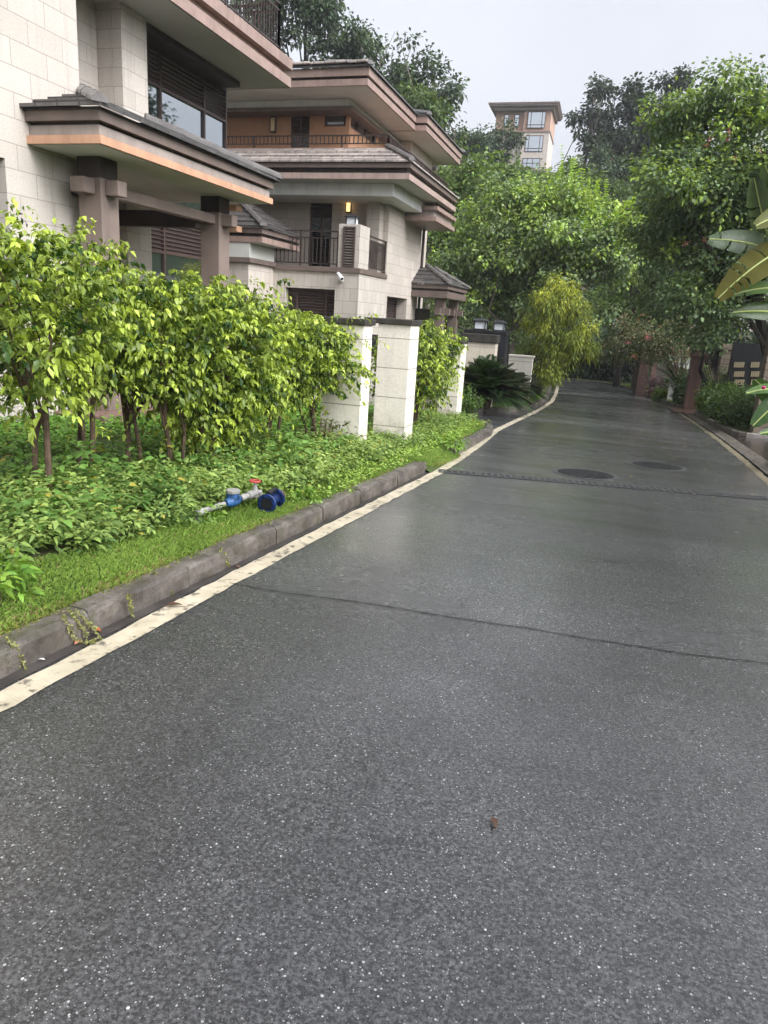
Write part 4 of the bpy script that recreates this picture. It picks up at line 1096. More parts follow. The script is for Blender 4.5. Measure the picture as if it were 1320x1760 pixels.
def weeds():
    r = np.random.default_rng(12)
    def plants(n, y0, y1, xa, xb, hgt, leaf, c1, c2, per=9, pw=1.0):
        y = r.uniform(y0, y1, n); lo, hi = xa(y), xb(y) + .10 * np.sin(y * 5.3) * np.sin(y * 2.1 + 1) + .05 * np.sin(y * 13); x = hi - (hi - lo) * r.random(n) ** pw
        keep = np.ones(n, bool)
        for (a0, a1, b0, b1) in ((-3.5, -2.95, 8.6, 8.97), (-3.2, -2.7, 9.84, 10.32), (-3.38, -2.93, 14.53, 15.07)):
            keep &= ~((x > a0) & (x < a1) & (y > b0) & (y < b1))
        keep &= ~((x < -6.6) & (y > 8.5)); keep &= r.random(n) < .30 + .9 * (.5 + .5 * np.sin(x * 2.3 + 1.7 * np.sin(y * 1.9)) * np.cos(y * 1.4 - x))
        # the pipe and flange lie in a small clearing
        for (cx, cy, rr) in ((-2.66, 5.0, .10), (-2.6, 5.35, .14), (-2.42, 6.05, .17), (-2.75, 4.6, .10)): keep &= ((x - cx) ** 2 + (y - cy) ** 2 > rr * rr)
        x, y = x[keep], y[keep]; n = len(x)
        lump = .55 + .45 * np.sin(x * 3.1 + 2 * np.sin(y * 1.7)) * np.cos(y * 2.3 + x)
        H = hgt * (.55 + .6 * lump) * r.uniform(.6, 1.35, n)
        tone = np.clip(r.normal(.45, .30, n) + .35 * (lump - .5), 0, 1)
        m_ = n * per; pi = np.repeat(np.arange(n), per)
        t = r.uniform(.25, 1.0, m_); a = r.uniform(0, 2 * math.pi, m_); off = r.uniform(.0, .06, m_)
        P = np.stack([x[pi] + np.cos(a) * off, y[pi] + np.sin(a) * off, zroad(y[pi]) + .115 + H[pi] * t], 1)
        D = np.stack([np.cos(a), np.sin(a), r.uniform(-.25, .7, m_)], 1)
        Nn = np.stack([-.4 * np.cos(a), -.4 * np.sin(a), np.ones(m_)], 1) + r.normal(size=(m_, 3)) * .42
        k = np.clip(tone[pi] * .8 + .25 * t, 0, 1)[:, None]
        C = (np.array(c1) * (1 - k) + np.array(c2) * k) * r.uniform(.75, 1.25, (m_, 1))
        yel = r.random(m_) < .02; C[yel] = (.34, .30, .05)
        return leaf_geo(P, D, Nn, leaf * r.uniform(.55, 1.3, m_), leaf * .46 * r.uniform(.75, 1.2, m_), C, .35, 6)
    c1, c2 = (.050, .110, .026), (.29, .40, .095)
    front = lambda y: np.interp(y, [1, 2.2, 3, 4, 4.6, 5.4, 6.5, 9, 10, 12, 14.4], [-3.15, -3.1, -3.0, -2.86, -2.72, -2.62, -2.55, -2.55, -2.45, -2.5, -2.55])
    g = [plants(420, 1.8, 8.0, lambda y: front(y) - 1.9, lambda y: front(y) - .25, .30, .10, (.045, .11, .02), (.16, .29, .06), 12),
         plants(900, 2.0, 8.8, lambda y: front(y) - 1.2, lambda y: front(y) + .05, .24, .045, (.16, .24, .06), (.36, .44, .12), 12),
         plants(3400, 1.6, 8.6, lambda y: front(y) - 1.5, front, .20, .062, c1, c2, 11, 1.1),
         plants(4000, 8.3, 14.8, lambda y: front(y) - 1.6, front, .15, .058, c1, c2, 9),
         plants(4200, 3.0, 15.0, lambda y: np.full_like(y, -7.6), lambda y: front(y) - 1.3, .13, .085, (.07, .16, .022), (.16, .31, .045), 7, 1.0),
         plants(700, 5.6, 14.3, lambda y: front(y) - .2, lambda y: front(y) + .28, .09, .05, c2, (.26, .40, .06), 8)]
    o = foliage('weed_ground_cover', g, M['leaf_matt']); tag(o, 'leafy green weeds covering the verge under the hedge', 'ground cover', kind='stuff')
weeds()

# --- hedge of fig shrubs ---------------------------------------------------
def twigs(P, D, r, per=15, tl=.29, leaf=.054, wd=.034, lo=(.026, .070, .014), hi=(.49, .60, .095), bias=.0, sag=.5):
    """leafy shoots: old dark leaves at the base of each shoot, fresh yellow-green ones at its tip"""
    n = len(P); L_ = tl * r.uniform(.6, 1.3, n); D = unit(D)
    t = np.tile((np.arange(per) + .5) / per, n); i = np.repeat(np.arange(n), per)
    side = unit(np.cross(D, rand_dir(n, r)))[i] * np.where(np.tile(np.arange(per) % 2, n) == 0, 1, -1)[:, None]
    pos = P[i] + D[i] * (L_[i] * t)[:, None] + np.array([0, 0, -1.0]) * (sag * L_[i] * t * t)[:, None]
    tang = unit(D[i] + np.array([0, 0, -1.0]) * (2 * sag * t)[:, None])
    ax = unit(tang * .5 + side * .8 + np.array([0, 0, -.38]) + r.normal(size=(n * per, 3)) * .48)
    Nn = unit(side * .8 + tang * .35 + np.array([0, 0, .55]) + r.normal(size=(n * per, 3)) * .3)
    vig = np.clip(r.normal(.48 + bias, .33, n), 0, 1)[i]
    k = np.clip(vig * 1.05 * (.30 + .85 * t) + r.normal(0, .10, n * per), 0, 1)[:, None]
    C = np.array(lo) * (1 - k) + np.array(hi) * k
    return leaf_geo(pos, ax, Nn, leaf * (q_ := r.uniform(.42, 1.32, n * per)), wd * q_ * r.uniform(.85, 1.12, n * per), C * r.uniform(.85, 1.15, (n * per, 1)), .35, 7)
def profile_points(n, r, c, zb, zt, rad, prof, squash=(1, 1)):
    """points through a shrub body: prof(t) = relative radius at relative height t"""
    t = r.random(n * 3); keep = r.random(n * 3) < np.array([prof(a) for a in t]) ** 1.4; t = t[keep][:n]; n = len(t)
    a = r.uniform(0, 2 * math.pi, n); q = np.sqrt(r.random(n)) * .45 + .55; q = np.where(r.random(n) < .3, r.random(n) ** .6, q)
    lump = 1 + .22 * np.sin(3 * a + 5 * t + c[0] * 7) + .15 * np.sin(7 * a - 9 * t + c[1] * 3)
    R_ = rad * np.array([prof(b) for b in t]) * lump * q
    P = np.stack([c[0] + np.cos(a) * R_ * squash[0], c[1] + np.sin(a) * R_ * squash[1], zb + (zt - zb) * t], 1)
    D = np.stack([np.cos(a) * .7 * q, np.sin(a) * .7 * q, .25 + .9 * t], 1) + r.normal(size=(n, 3)) * .45
    return P, D, t
def fig_shrub(bx, by, top_px, zbot, rad, n, label, seed, stems=3, squash=(1, 1), bias=0.0, lean=(0, 0), extra=()):
    n = int(n * (1.45 if by < 6 else 1.75)); rad *= .94
    r = np.random.default_rng(seed); z0 = float(zroad(by)) + .11
    d = _ray(*top_px); zt = float(HC + d[2] * math.hypot(bx, by) / math.hypot(d[0], d[1]))
    zb = z0 + zbot
    t = thing('fig_shrub', label, 'shrub', (bx, by, z0), 'fig shrubs of the hedge')
    prof = lambda a: (min(1, .45 + 1.6 * a) if a < .35 else 1.0) * (1 if a < .72 else max(.12, 1 - ((a - .72) / .3) ** 2 * .95))
    P, D, tt = profile_points(n, r, (bx + lean[0], by + lean[1]), zb, zt - .12, rad, prof, squash)
    geos = [twigs(P, D, r, bias=bias)]
    for (dx, dy, px_, py_, k) in extra:      # long shoots that stick out of the outline
        e = np.array([bx + dx, by + dy, zt - .5 + .3]); q = _ray(px_, py_); tgt = O3 + q * (math.hypot(bx, by) / math.hypot(q[0], q[1]))
        tb = np.linspace(0, .95, k)[:, None]; PP = e * (1 - tb) + tgt * tb + r.normal(size=(k, 3)) * .04
        geos.append(twigs(PP, np.tile(tgt - e, (k, 1)) / np.linalg.norm(tgt - e) + r.normal(size=(k, 3)) * .5, r, per=7, tl=.16, bias=.25))
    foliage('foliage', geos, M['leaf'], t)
    b = MB()
    for s in range(stems):
        a = 2 * math.pi * s / stems + r.random(); o = Vector((math.cos(a), math.sin(a), 0)); q0 = Vector((bx, by, z0 - .05)) + o * .07
        top = Vector((bx + lean[0], by + lean[1], zb + (zt - zb) * r.uniform(.55, .8))) + o * rad * .5; rr = r.uniform(.015, .030)
        mid = q0.lerp(top, .45) + Vector(r.normal(size=3)) * .05 - o * .05
        b.tube([q0, q0.lerp(mid, .5) + Vector(r.normal(size=3)) * .02, mid, mid.lerp(top, .5) + Vector(r.normal(size=3)) * .05, top], [rr * 1.35, rr, rr * .85, rr * .6, rr * .25], 7)
        for j in range(6):
            f = r.uniform(.3, .9); st = q0.lerp(mid, f * 2) if f < .5 else mid.lerp(top, f * 2 - 1)
            pp = P[r.integers(len(P))]; e = Vector(pp); b.tube([st, st.lerp(e, .5) + Vector((0, 0, .06)), e], [.011, .008, .004], 5)
    b.build('stem', M['bark'], t)
HEDGE = [
    (-4.75, 4.30, (5, 362), .70, .58, 330, 'tallest fig shrub of the hedge, cut by the left picture edge', 3),
    (-3.98, 4.28, (62, 378), .75, .50, 300, 'fig shrub with a twin trunk, second from the left edge in the hedge', 2),
    (-4.50, 5.40, (150, 396), .78, .52, 320, 'fig shrub sending a long leafy shoot up over the porch column', 3),
    (-4.25, 5.80, (240, 462), .80, .48, 300, 'fig shrub with a bare slim trunk below the porch beam', 2),
    (-3.86, 5.95, (302, 470), .62, .44, 260, 'low fig shrub with a leaning trunk in front of the porch', 2),
    (-3.88, 6.45, (362, 470), .28, .52, 420, 'dense dark fig shrub leafy almost to the ground, left of the second porch column', 4),
    (-3.90, 7.05, (430, 482), .30, .52, 400, 'bushy fig shrub in front of the second porch column', 4),
    (-3.85, 7.90, (510, 512), .62, .54, 340, 'fig shrub with straight bare stems, next but one to the white pillars', 3),
    (-3.55, 8.42, (585, 538), .70, .50, 320, 'fig shrub overhanging the first cream pillar', 3),
]
for i, (bx, by, tp, zb, rad, n, lab, st) in enumerate(HEDGE):
    ex = ()
    if i == 2: ex = ((-.1, 0, 155, 378, 9), (.1, .1, 205, 425, 10), (0, 0, 95, 392, 6))
    if i == 0: ex = ((0, 0, 20, 352, 8), (.1, 0, 50, 362, 8))
    if i == 5: ex = ((0, 0, 300, 462, 5), (0, 0, 385, 463, 5))
    if i == 6: ex = ((0, 0, 478, 490, 6), (0, 0, 492, 488, 5))
    if i == 8: ex = ((0, 0, 632, 548, 7), (0, 0, 640, 585, 6))
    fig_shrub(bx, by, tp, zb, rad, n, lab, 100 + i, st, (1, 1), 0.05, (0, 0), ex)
fig_shrub(-3.30, 12.3, (752, 548), .42, .70, 620, 'separate fig shrub growing between the capped cream pillar and driveway', 120, 4, (.85, 1.1), .03, (.05, 0), ((0, 0, 765, 545, 5),))
# small weeds bush by the kerb at left edge and reddish shrub by pillar
def low_bush(name, label, c, rad, h, n, leaf, lo, hi, seed, cat='shrub', mat_='leaf', tip=None, tf=0, group=None, stem=True, shell=.6):
    r = np.random.default_rng(seed); z0 = float(zroad(c[1])) + .1
    t = thing(name, label, cat, (c[0], c[1], z0), group)
    lob = [(c[0], c[1], z0 + h * .5, rad, rad, h * .52)] + [(c[0] + r.normal() * rad * .35, c[1] + r.normal() * rad * .35, z0 + h * r.uniform(.4, .7), rad * .62, rad * .62, h * .36) for _ in range(4)]
    per = 14
    foliage('foliage', [crown(lob, max(8, n // per), per, rad * .26, leaf, leaf * .5, lo, hi, r, .5, .25, tip, tf, shell, 6 if leaf < .2 and n < 6000 else 4)], M[mat_], t)
    if stem:
        b = MB()
        for k in range(4):
            a = k * 1.6 + r.random(); b.tube([(c[0] + .05 * math.cos(a), c[1] + .05 * math.sin(a), z0 - .05), (c[0] + rad * .3 * math.cos(a), c[1] + rad * .3 * math.sin(a), z0 + h * .4), (c[0] + rad * .5 * math.cos(a), c[1] + rad * .5 * math.sin(a), z0 + h * .75)], [.02, .014, .006], 5)
        b.build('stem', M['bark'], t)
    return t
low_bush('weed_bush', 'small bright leafy weed at the left edge in front of the grass', (-2.78, 2.62), .20, .26, 260, .06, (.10, .22, .03), (.28, .42, .06), 31)
low_bush('weed_bush', 'straggly dull shrub at the foot of the half hidden cream pillar', (-3.32, 8.28), .26, .60, 260, .06, (.08, .10, .03), (.16, .2, .06), 32)
low_bush('weed_bush', 'tuft of weeds spilling over the gap between the kerb stones', (-2.05, 10.0), .22, .2, 320, .05, (.09, .19, .03), (.22, .36, .05), 33, stem=False)
low_bush('weed_bush', 'small green shrub at the foot of the pillar beside the driveway', (-3.05, 15.6), .45, .55, 700, .09, (.04, .09, .02), (.12, .2, .04), 34)

# --- cycads -----------------------------------------------------------------
def cycad(c, h, R_, nf, label, seed, lo=(.012, .030, .012), hi=(.040, .075, .026), group='cycads beside the driveway'):
    r = np.random.default_rng(seed); z0 = float(zroad(c[1])) + .1
    t = thing('cycad', label, 'cycad', (c[0], c[1], z0), group)
    geos = []; rb = MB()
    for k in range(nf):
        a = r.uniform(0, 2 * math.pi); el = r.uniform(-.05, 1.45); L_ = R_ * r.uniform(.8, 1.15)
        d0 = np.array([math.cos(a) * math.cos(el), math.sin(a) * math.cos(el), math.sin(el)])
        m_ = 26; s = np.linspace(.12, 1, m_)[:, None]
        path = np.array([c[0], c[1], z0 + h * .30]) + d0 * L_ * s + np.array([0, 0, -.30 * L_]) * s ** 2.2
        rb.tube([tuple(p) for p in path[::5]], [.012, .011, .009, .007, .004, .003][:len(path[::5])], 4)
        tan = unit(np.gradient(path, axis=0)); sd = unit(np.cross(tan, np.array([0, 0, 1.0]))); up = np.cross(sd, tan)
        tone = r.random()
        for q in (-1, 1):
            D = sd * q * .85 + tan * .55 + up * .25; ln = .20 * R_ * np.sin(np.pi * np.clip(s[:, 0] * .88 + .1, 0, 1)) ** .7 + .02
            C = (np.array(lo) * (1 - tone) + np.array(hi) * tone)[None] * r.uniform(.8, 1.2, (m_, 1))
            geos.append(leaf_geo(path, D, up, ln, np.full(m_, .03), C, .15, 4))
    foliage('fronds', geos, M['leaf'], t); rb.build('frond_stalk', M['bark'], t)
    b = MB(); b.lathe((c[0], c[1], z0 - .05), (0, 0, 1), [(0, .16), (h * .2, .19), (h * .38, .13), (h * .42, .05)], 10); b.build('trunk', M['bark'], t)
cycad((-3.0, 18.15), 1.25, 1.18, 190, 'largest dark cycad, in front of the stained cream wall', 41)
cycad((-2.85, 20.3), .95, .98, 150, 'middle cycad at the planter kerb, right of the largest one', 42)
cycad((-2.75, 22.6), .9, .92, 120, 'cycad at the far end of the planter, before the low cream wall', 43)

# --- trees -------------------------------------------------------------------
def tree(name, label, base, lobes, pars, trunk, barkm, seed, cat='tree', group=None, ntarget=9, matl='leaf_matt', extra=None, lay=None):
    r = np.random.default_rng(seed); env = lobes
    if lay: lobes = layered(lobes, lay[0], lay[1], r, lay[2])
    z0 = float(zg(np.array(base[0]), np.array(base[1]), -.05)) if len(base) == 2 else base[2]
    t = thing(name, label, cat, (base[0], base[1], z0), group)
    geos = [crown(lobes, r=r, **pars)]
    if extra: geos += extra(r)
    foliage('crown', geos, M[matl], t)
    lobes = env; lb = np.array(lobes); ctr = lb[:, :3].mean(0); b = MB()
    tp = (base[0] * .4 + ctr[0] * .6, base[1] * .4 + ctr[1] * .6, ctr[2])
    tg = lobes_sample(lobes, ntarget, r, .3)[0]
    limbs(b, (base[0], base[1], z0 - .2), tp, trunk, [tuple(p) for p in tg], r)
    b.build('trunk', M[barkm], t)
    return t
def at_y(px, py, Y): return tuple(float(c) for c in PY(px, py, Y))
# big orchid tree in the middle: wide crown, upright pale new shoots on top
def shoots(pts, r, hgt=.9, leaf=.10, n_per=16, hi=(.42, .58, .10), lo=(.16, .28, .05)):
    """upright shoots carrying paired round leaves"""
    g = []
    for p in pts:
        p = np.array(p); d = unit(np.array([r.normal() * .28, r.normal() * .28, 1.0])[None])[0]; H_ = hgt * r.uniform(.6, 1.3)
        t = np.repeat(np.linspace(.0, 1, n_per), 2); m_ = len(t); pos = p + d * H_ * t[:, None]
        a = r.uniform(0, 6.28); sd = np.array([math.cos(a), math.sin(a), 0]) * np.where(np.arange(m_) % 2 == 0, 1, -1)[:, None]
        C = np.array(lo) * (1 - t[:, None]) + np.array(hi) * t[:, None]
        g.append(leaf_geo(pos, sd + d * .35 + r.normal(size=(m_, 3)) * .15, np.tile(d, (m_, 1)) + r.normal(size=(m_, 3)) * .2, leaf * (1.15 - .5 * t), leaf * .95 * (1.1 - .4 * t), C * r.uniform(.85, 1.15, (m_, 1)), .15, 6))
    V = np.concatenate([x[0] for x in g]); off = 0; F = {}
    for v, f, c in g:
        for q in f: F.setdefault(q.shape[1], []).append(q + off)
        off += len(v)
    return V, [np.concatenate(x) for x in F.values()], np.concatenate([x[2] for x in g])
Yo = 35.0
def lob(px, py, rpx, Y, asp=(1, 1, .8), dy=0.0):
    p = at_y(px, py, Y); s = -float((MW.T @ (np.array(p) - O3))[2]) / FPX; return (p[0], p[1] + dy, p[2], rpx * s * asp[0], rpx * s * asp[1], rpx * s * asp[2])
lobes = [lob(925, 440, 120, Yo, (1, .9, .95)), lob(830, 470, 85, Yo, dy=.4), lob(1030, 455, 85, Yo, dy=.3), lob(930, 370, 90, Yo, (1.05, .9, .8)), lob(800, 545, 62, Yo - 1.5), lob(1010, 540, 75, Yo),
         lob(870, 395, 70, Yo), lob(1000, 395, 75, Yo), lob(880, 530, 80, Yo + .8), lob(1075, 420, 45, Yo, dy=.5), lob(770, 490, 45, Yo - .5), lob(930, 338, 42, Yo), lob(1000, 350, 46, Yo), lob(965, 335, 36, Yo - .5), lob(1050, 375, 36, Yo), lob(880, 365, 36, Yo)]
_sp = [at_y(x, y, Yo + dy) for x, y, dy in [(955, 335, 0), (975, 325, .4), (990, 330, -.3), (968, 310, .2), (1010, 330, 0), (930, 340, -.4), (915, 355, .3), (1040, 355, .2), (890, 355, 0), (1060, 380, -.2), (940, 325, .5), (1025, 345, -.5), (870, 375, .2), (1085, 385, .1), (850, 395, -.3), (840, 420, 0), (1100, 400, .3), (985, 315, 0), (905, 345, -.5), (1075, 370, .5), (950, 345, -1), (1000, 350, -1.2), (1045, 375, -1), (900, 380, -1.3), (960, 380, -1.6), (1020, 400, -1.5), (860, 410, -1.2), (925, 410, -1.8), (985, 420, -1.9), (1060, 420, -1.2)]]
tree('orchid_tree', 'broad light green orchid tree with upright pale shoots in the middle of the road view', (-5.0, 35.3), lobes,
     dict(n_clump=2000, per=22, clump_r=.34, leaf=.165, wd=.15, c_lo=(.125, .19, .092), c_hi=(.33, .42, .175), up=.9, droop=.3, c_tip=(.36, .49, .11), tip_frac=.26, tip_up=.9, shell=.15, shape=4),
     .20, 'bark_grey', 51, ntarget=16, extra=lambda r: [shoots([(p[0], p[1], p[2] - .30) for p in _sp], r, 1.35, .19, 15)], lay=(150, .85, .5))
# golden tree
lobes = [lob(952, 486, 13, 28), lob(975, 500, 15, 27.8), lob(928, 508, 14, 27.5), lob(948, 524, 17, 27.3), lob(990, 530, 16, 27.6), lob(970, 548, 14, 27.9), lob(1008, 562, 14, 27.8), lob(914, 548, 12, 27.6), lob(940, 566, 17, 27.3), lob(984, 580, 17, 27.4), lob(910, 596, 13, 27.8), lob(955, 604, 18, 27.4), lob(1014, 600, 14, 27.9), lob(985, 612, 14, 27.6), lob(928, 628, 16, 27.4), lob(945, 640, 16, 27.2)]
tree('golden_tree', 'golden yellow feathery weeping tree on the left bend of the road', (-2.6, 28.4), lobes,
     dict(n_clump=300, per=46, clump_r=.24, leaf=.13, wd=.036, c_lo=(.055, .090, .014), c_hi=(.29, .345, .042), up=.4, droop=.8, c_tip=(.42, .45, .05), tip_frac=.22, tip_up=.8, shell=.7, shape=4, squash=1.1),
     .09, 'bark', 52, ntarget=8)
# right-hand tree over the road
Yr = 20.0
lobes = [lob(1190, 330, 95, Yr, dy=-.5), lob(1260, 280, 110, Yr, dy=.3), lob(1160, 430, 85, Yr), lob(1240, 420, 110, Yr), lob(1330, 360, 120, Yr), lob(1130, 500, 60, Yr, dy=.5), lob(1230, 510, 80, Yr), lob(1310, 480, 100, Yr),
         lob(1200, 205, 64, Yr, (1.1, 1, .8)), lob(1270, 190, 66, Yr), lob(1150, 260, 55, Yr, (1.2, 1, .7)), lob(1400, 280, 130, Yr), lob(1300, 240, 70, Yr), lob(1115, 390, 42, Yr), lob(1245, 160, 34, Yr), lob(1112, 330, 24, Yr, (1.4, 1, .5)), lob(1090, 455, 34, Yr + .5, (1.3, 1, .6)), lob(1160, 215, 22, Yr, (1.6, 1, .5)), lob(1135, 180, 14, Yr, (1.5, 1, .5)), lob(1085, 520, 26, Yr + 1, (1.3, 1, .6)), lob(1305, 180, 36, Yr), lob(1180, 180, 26, Yr), lob(1128, 265, 18, Yr, (1.6, 1, .5))]
tree('orchid_tree', 'tall dark green flowering tree leaning over the road from the right side', (4.2, 20.6), lobes,
     dict(n_clump=2200, per=27, clump_r=.27, leaf=.10, wd=.085, c_lo=(.066, .115, .055), c_hi=(.23, .315, .135), up=.8, droop=.3, c_tip=(.33, .45, .09), tip_frac=.20, tip_up=1.0, shell=.15, shape=4),
     .16, 'bark_dark', 53, ntarget=20, lay=(165, .62, .5))
def blossoms(pts, parent_label, colour, seed, s=.05):
    r = np.random.default_rng(seed); g = []
    for p in pts:
        n = 16; P = np.array(p) + r.normal(size=(n, 3)) * s; g.append(leaf_geo(P, rand_dir(n, r), rand_dir(n, r), np.full(n, s * 1.2), np.full(n, s), np.array([colour]) * r.uniform(.7, 1.2, (n, 1)), .1, 4))
    return g
def child_blossom(tree_obj, pts, seed, s=.05, colour=(.52, .16, .19)):
    foliage('blossom', blossoms(pts, '', colour, seed, s), M['leaf_matt'], tree_obj)
T_right = [o for o in COL.objects if o.get('label', '').startswith('tall dark green flowering')][0]
child_blossom(T_right, [at_y(x, y, Yr - 1.6) for x, y in ((1221, 240), (1215, 250), (1254, 226), (1252, 238), (1300, 253), (1309, 259), (1265, 272), (1211, 413), (1281, 401), (1180, 418))], 54, .026)
# crape myrtle
Ym = 29.5
lobes = [lob(1085, 580, 42, Ym), lob(1130, 575, 48, Ym), lob(1170, 570, 42, Ym), lob(1110, 605, 36, Ym), lob(1060, 605, 30, Ym + .5), lob(1150, 600, 38, Ym), lob(1100, 555, 34, Ym)]
Tm = tree('crape_myrtle', 'loose grey green crape myrtle with pink blossom before the reddish gate wall', (3.0, 29.8), lobes,
     dict(n_clump=420, per=18, clump_r=.26, leaf=.085, wd=.06, c_lo=(.055, .085, .035), c_hi=(.17, .19, .085), up=.5, droop=.2, c_tip=(.25, .20, .11), tip_frac=.25, tip_up=.5, shell=.35, shape=4), .05, 'bark', 55, ntarget=14)
child_blossom(Tm, [at_y(x, y, Ym - 1.2) for x, y in ((1102, 543), (1108, 540), (1135, 558), (1111, 579), (1114, 582), (1080, 588), (1192, 564), (1202, 557), (1090, 613), (1220, 556), (1226, 554), (1097, 548))], 56, .042)
b = MB(); r_ = np.random.default_rng(57)
for k, (dx, tx) in enumerate(((-.1, -.7), (.02, -.15), (.12, .4), (.0, .8), (-.18, -1.2))):
    b.tube([(3.0 + dx, 29.8, zroad(29.8)), (3.0 + dx * 2 + tx * .25, 29.8 + r_.normal() * .1, zroad(29.8) + 1.0), (3.0 + tx, 29.8 + r_.normal() * .3, zroad(29.8) + 2.3)], [.055, .04, .02], 6)
b.build('stem', M['bark'], Tm)

# --- forest on the hill -------------------------------------------------------
def forest_tree(name, label, Y, lobs, seed, kind, group='trees on the hill', n=None, trunk=.22):
    K = {'dark': dict(leaf=.34, wd=.22, clump_r=.55, c_lo=(.040, .068, .040), c_hi=(.105, .150, .076), shell=.40),
         'tall': dict(leaf=.44, wd=.26, clump_r=.60, c_lo=(.024, .040, .027), c_hi=(.066, .092, .052), shell=.3),
         'bright': dict(leaf=.36, wd=.26, clump_r=.50, c_lo=(.070, .125, .030), c_hi=(.19, .275, .06), shell=.6),
         'olive': dict(leaf=.36, wd=.24, clump_r=.50, c_lo=(.060, .100, .032), c_hi=(.145, .205, .065), shell=.55)}[kind]
    sc = float(np.clip(Y / 58, .40, 1)); K['leaf'] *= sc; K['wd'] *= sc; per = int(18 / sc ** .8)
    lobes = [lob(*l, Y) if len(l) == 3 else lob(l[0], l[1], l[2], Y, l[3]) for l in lobs]
    area = sum(l[3] * l[5] for l in lobes)
    nc = n or int(np.clip(area * (17 if kind in ('tall', 'dark') else 12), 90, 1300))
    bx = float(np.mean([l[0] for l in lobes])); by = float(np.mean([l[1] for l in lobes])) + .5
    zb = float(zg(np.array(bx), np.array(by), 0)) ; zmin = min(l[2] - l[5] for l in lobes)
    tree(name, label, (bx, by, min(zb, zmin - .5)), lobes, dict(n_clump=nc, per=per, up=.7, droop=.3, shape=4, **K), trunk, 'bark_dark' if Y < 56 else 'bark_grey', seed, group=group, ntarget=10, lay=(int(np.clip(area * (1.7 if kind == 'dark' else 1.1), 16, 130)), K['clump_r'] * 1.35, .66))
# left skyline behind the second house
FT = [
    ('tall dense tree filling the top left of the skyline, partly cut by the picture top', 52, [(520, 20, 62), (475, 60, 50), (545, 85, 50), (500, -40, 60), (460, 0, 50), (560, 20, 38), (545, -25, 40), (585, 60, 30)], 'dark'),
    ('dark tree on the skyline, second from the left behind the tiled roof', 54, [(610, 75, 48), (590, 110, 45), (640, 120, 45), (612, 45, 24), (635, 70, 30)], 'dark'),
    ('dark tree with a pointed top in the middle of the left skyline', 56, [(680, 95, 46), (665, 140, 45), (700, 140, 42), (682, 58, 18)], 'dark'),
    ('dark tree with a loose airy right edge ending the left skyline', 57, [(750, 120, 36), (735, 160, 40), (765, 165, 32), (745, 200, 40), (778, 135, 18), (790, 150, 11)], 'dark'),
    ('olive green tree lower down behind the roof edge of the second house', 50, [(700, 150, 30), (715, 185, 36), (745, 205, 34), (760, 235, 30)], 'olive'),
    ('thin tree between the skyline trees and the hilltop house', 75, [(800, 235, 26), (785, 250, 24), (825, 240, 20)], 'dark'),
    ('dark tree growing right in front of the hilltop house', 88, [(836, 232, 26), (862, 238, 22), (822, 248, 24), (858, 262, 24), (884, 245, 9)], 'dark'),
    ('slender tall tree, leftmost of the dark row beside the hilltop house', 84, [(1022, 150, 26), (1010, 195, 22), (1030, 240, 30), (1020, 128, 13), (1003, 215, 14)], 'tall'),
    ('slender tall tree, second in the dark row on the hill', 85, [(1050, 150, 26), (1048, 190, 30), (1060, 235, 32), (1045, 128, 13)], 'tall'),
    ('slender tall tree, third in the dark row on the hill', 86, [(1095, 150, 26), (1085, 190, 34), (1095, 235, 36), (1090, 130, 13)], 'tall'),
    ('slender tall tree, fourth in the dark row on the hill', 86, [(1132, 148, 24), (1130, 190, 32), (1140, 235, 34), (1136, 128, 11)], 'tall'),
    ('slender tall tree, rightmost of the dark row, touching the flowering tree', 85, [(1168, 155, 24), (1165, 200, 32), (1175, 245, 34), (1166, 132, 11)], 'tall'),
    ('dark bushy tree hiding the lower walls of the second hilltop house', 80, [(1040, 290, 40), (1090, 280, 45), (1140, 290, 42)], 'dark'),
    ('bright green bushy tree beside the corner of the second house', 46, [(775, 315, 42), (800, 290, 36), (760, 350, 40), (815, 325, 36)], 'bright'),
    ('rounded bright tree on the slope below the hilltop house', 60, [(850, 285, 42), (880, 300, 36), (830, 310, 36), (905, 315, 26)], 'bright'),
    ('olive tree on the slope to the right of the pale shoots', 58, [(1030, 330, 44), (1075, 335, 44), (1000, 310, 30)], 'olive'),
    ('dark tree on the slope below the row of slender trees', 66, [(1110, 330, 46), (1150, 345, 40), (1060, 300, 36)], 'dark'),
    ('bright tree against the far wall end of the second house', 41, [(760, 430, 42), (745, 470, 34), (775, 395, 34), (755, 500, 28)], 'bright'),
    ('olive tree tucked behind the left side of the broad orchid tree', 44, [(830, 380, 44), (850, 340, 36), (800, 400, 34)], 'olive'),
    ('olive tree behind the crape myrtle at the end of the road', 45, [(1080, 500, 46), (1050, 540, 36), (1110, 530, 40), (1090, 470, 36)], 'bright'),
    ('dark spreading tree hanging over the far right kerb behind the crape myrtle', 38, [(1120, 470, 48), (1150, 440, 50), (1090, 450, 44), (1130, 520, 40), (1170, 500, 45), (1105, 415, 38)], 'olive'),
    ('dark leafy tree between the flowering tree and the courtyard wall', 26, [(1250, 560, 42), (1215, 545, 38), (1290, 555, 42), (1190, 530, 32), (1320, 580, 40), (1265, 590, 24)], 'dark'),
    ('dark tree closing the end of the road behind the golden tree', 53, [(1010, 560, 44), (1040, 590, 36), (985, 610, 34), (1060, 570, 36)], 'dark'),
]
for i, (lab_, Y, lobs, kind) in enumerate(FT):
    forest_tree('forest_tree', lab_, Y, lobs, 200 + i, kind, 'trees on the hill' if Y > 46 else 'trees along the road end')
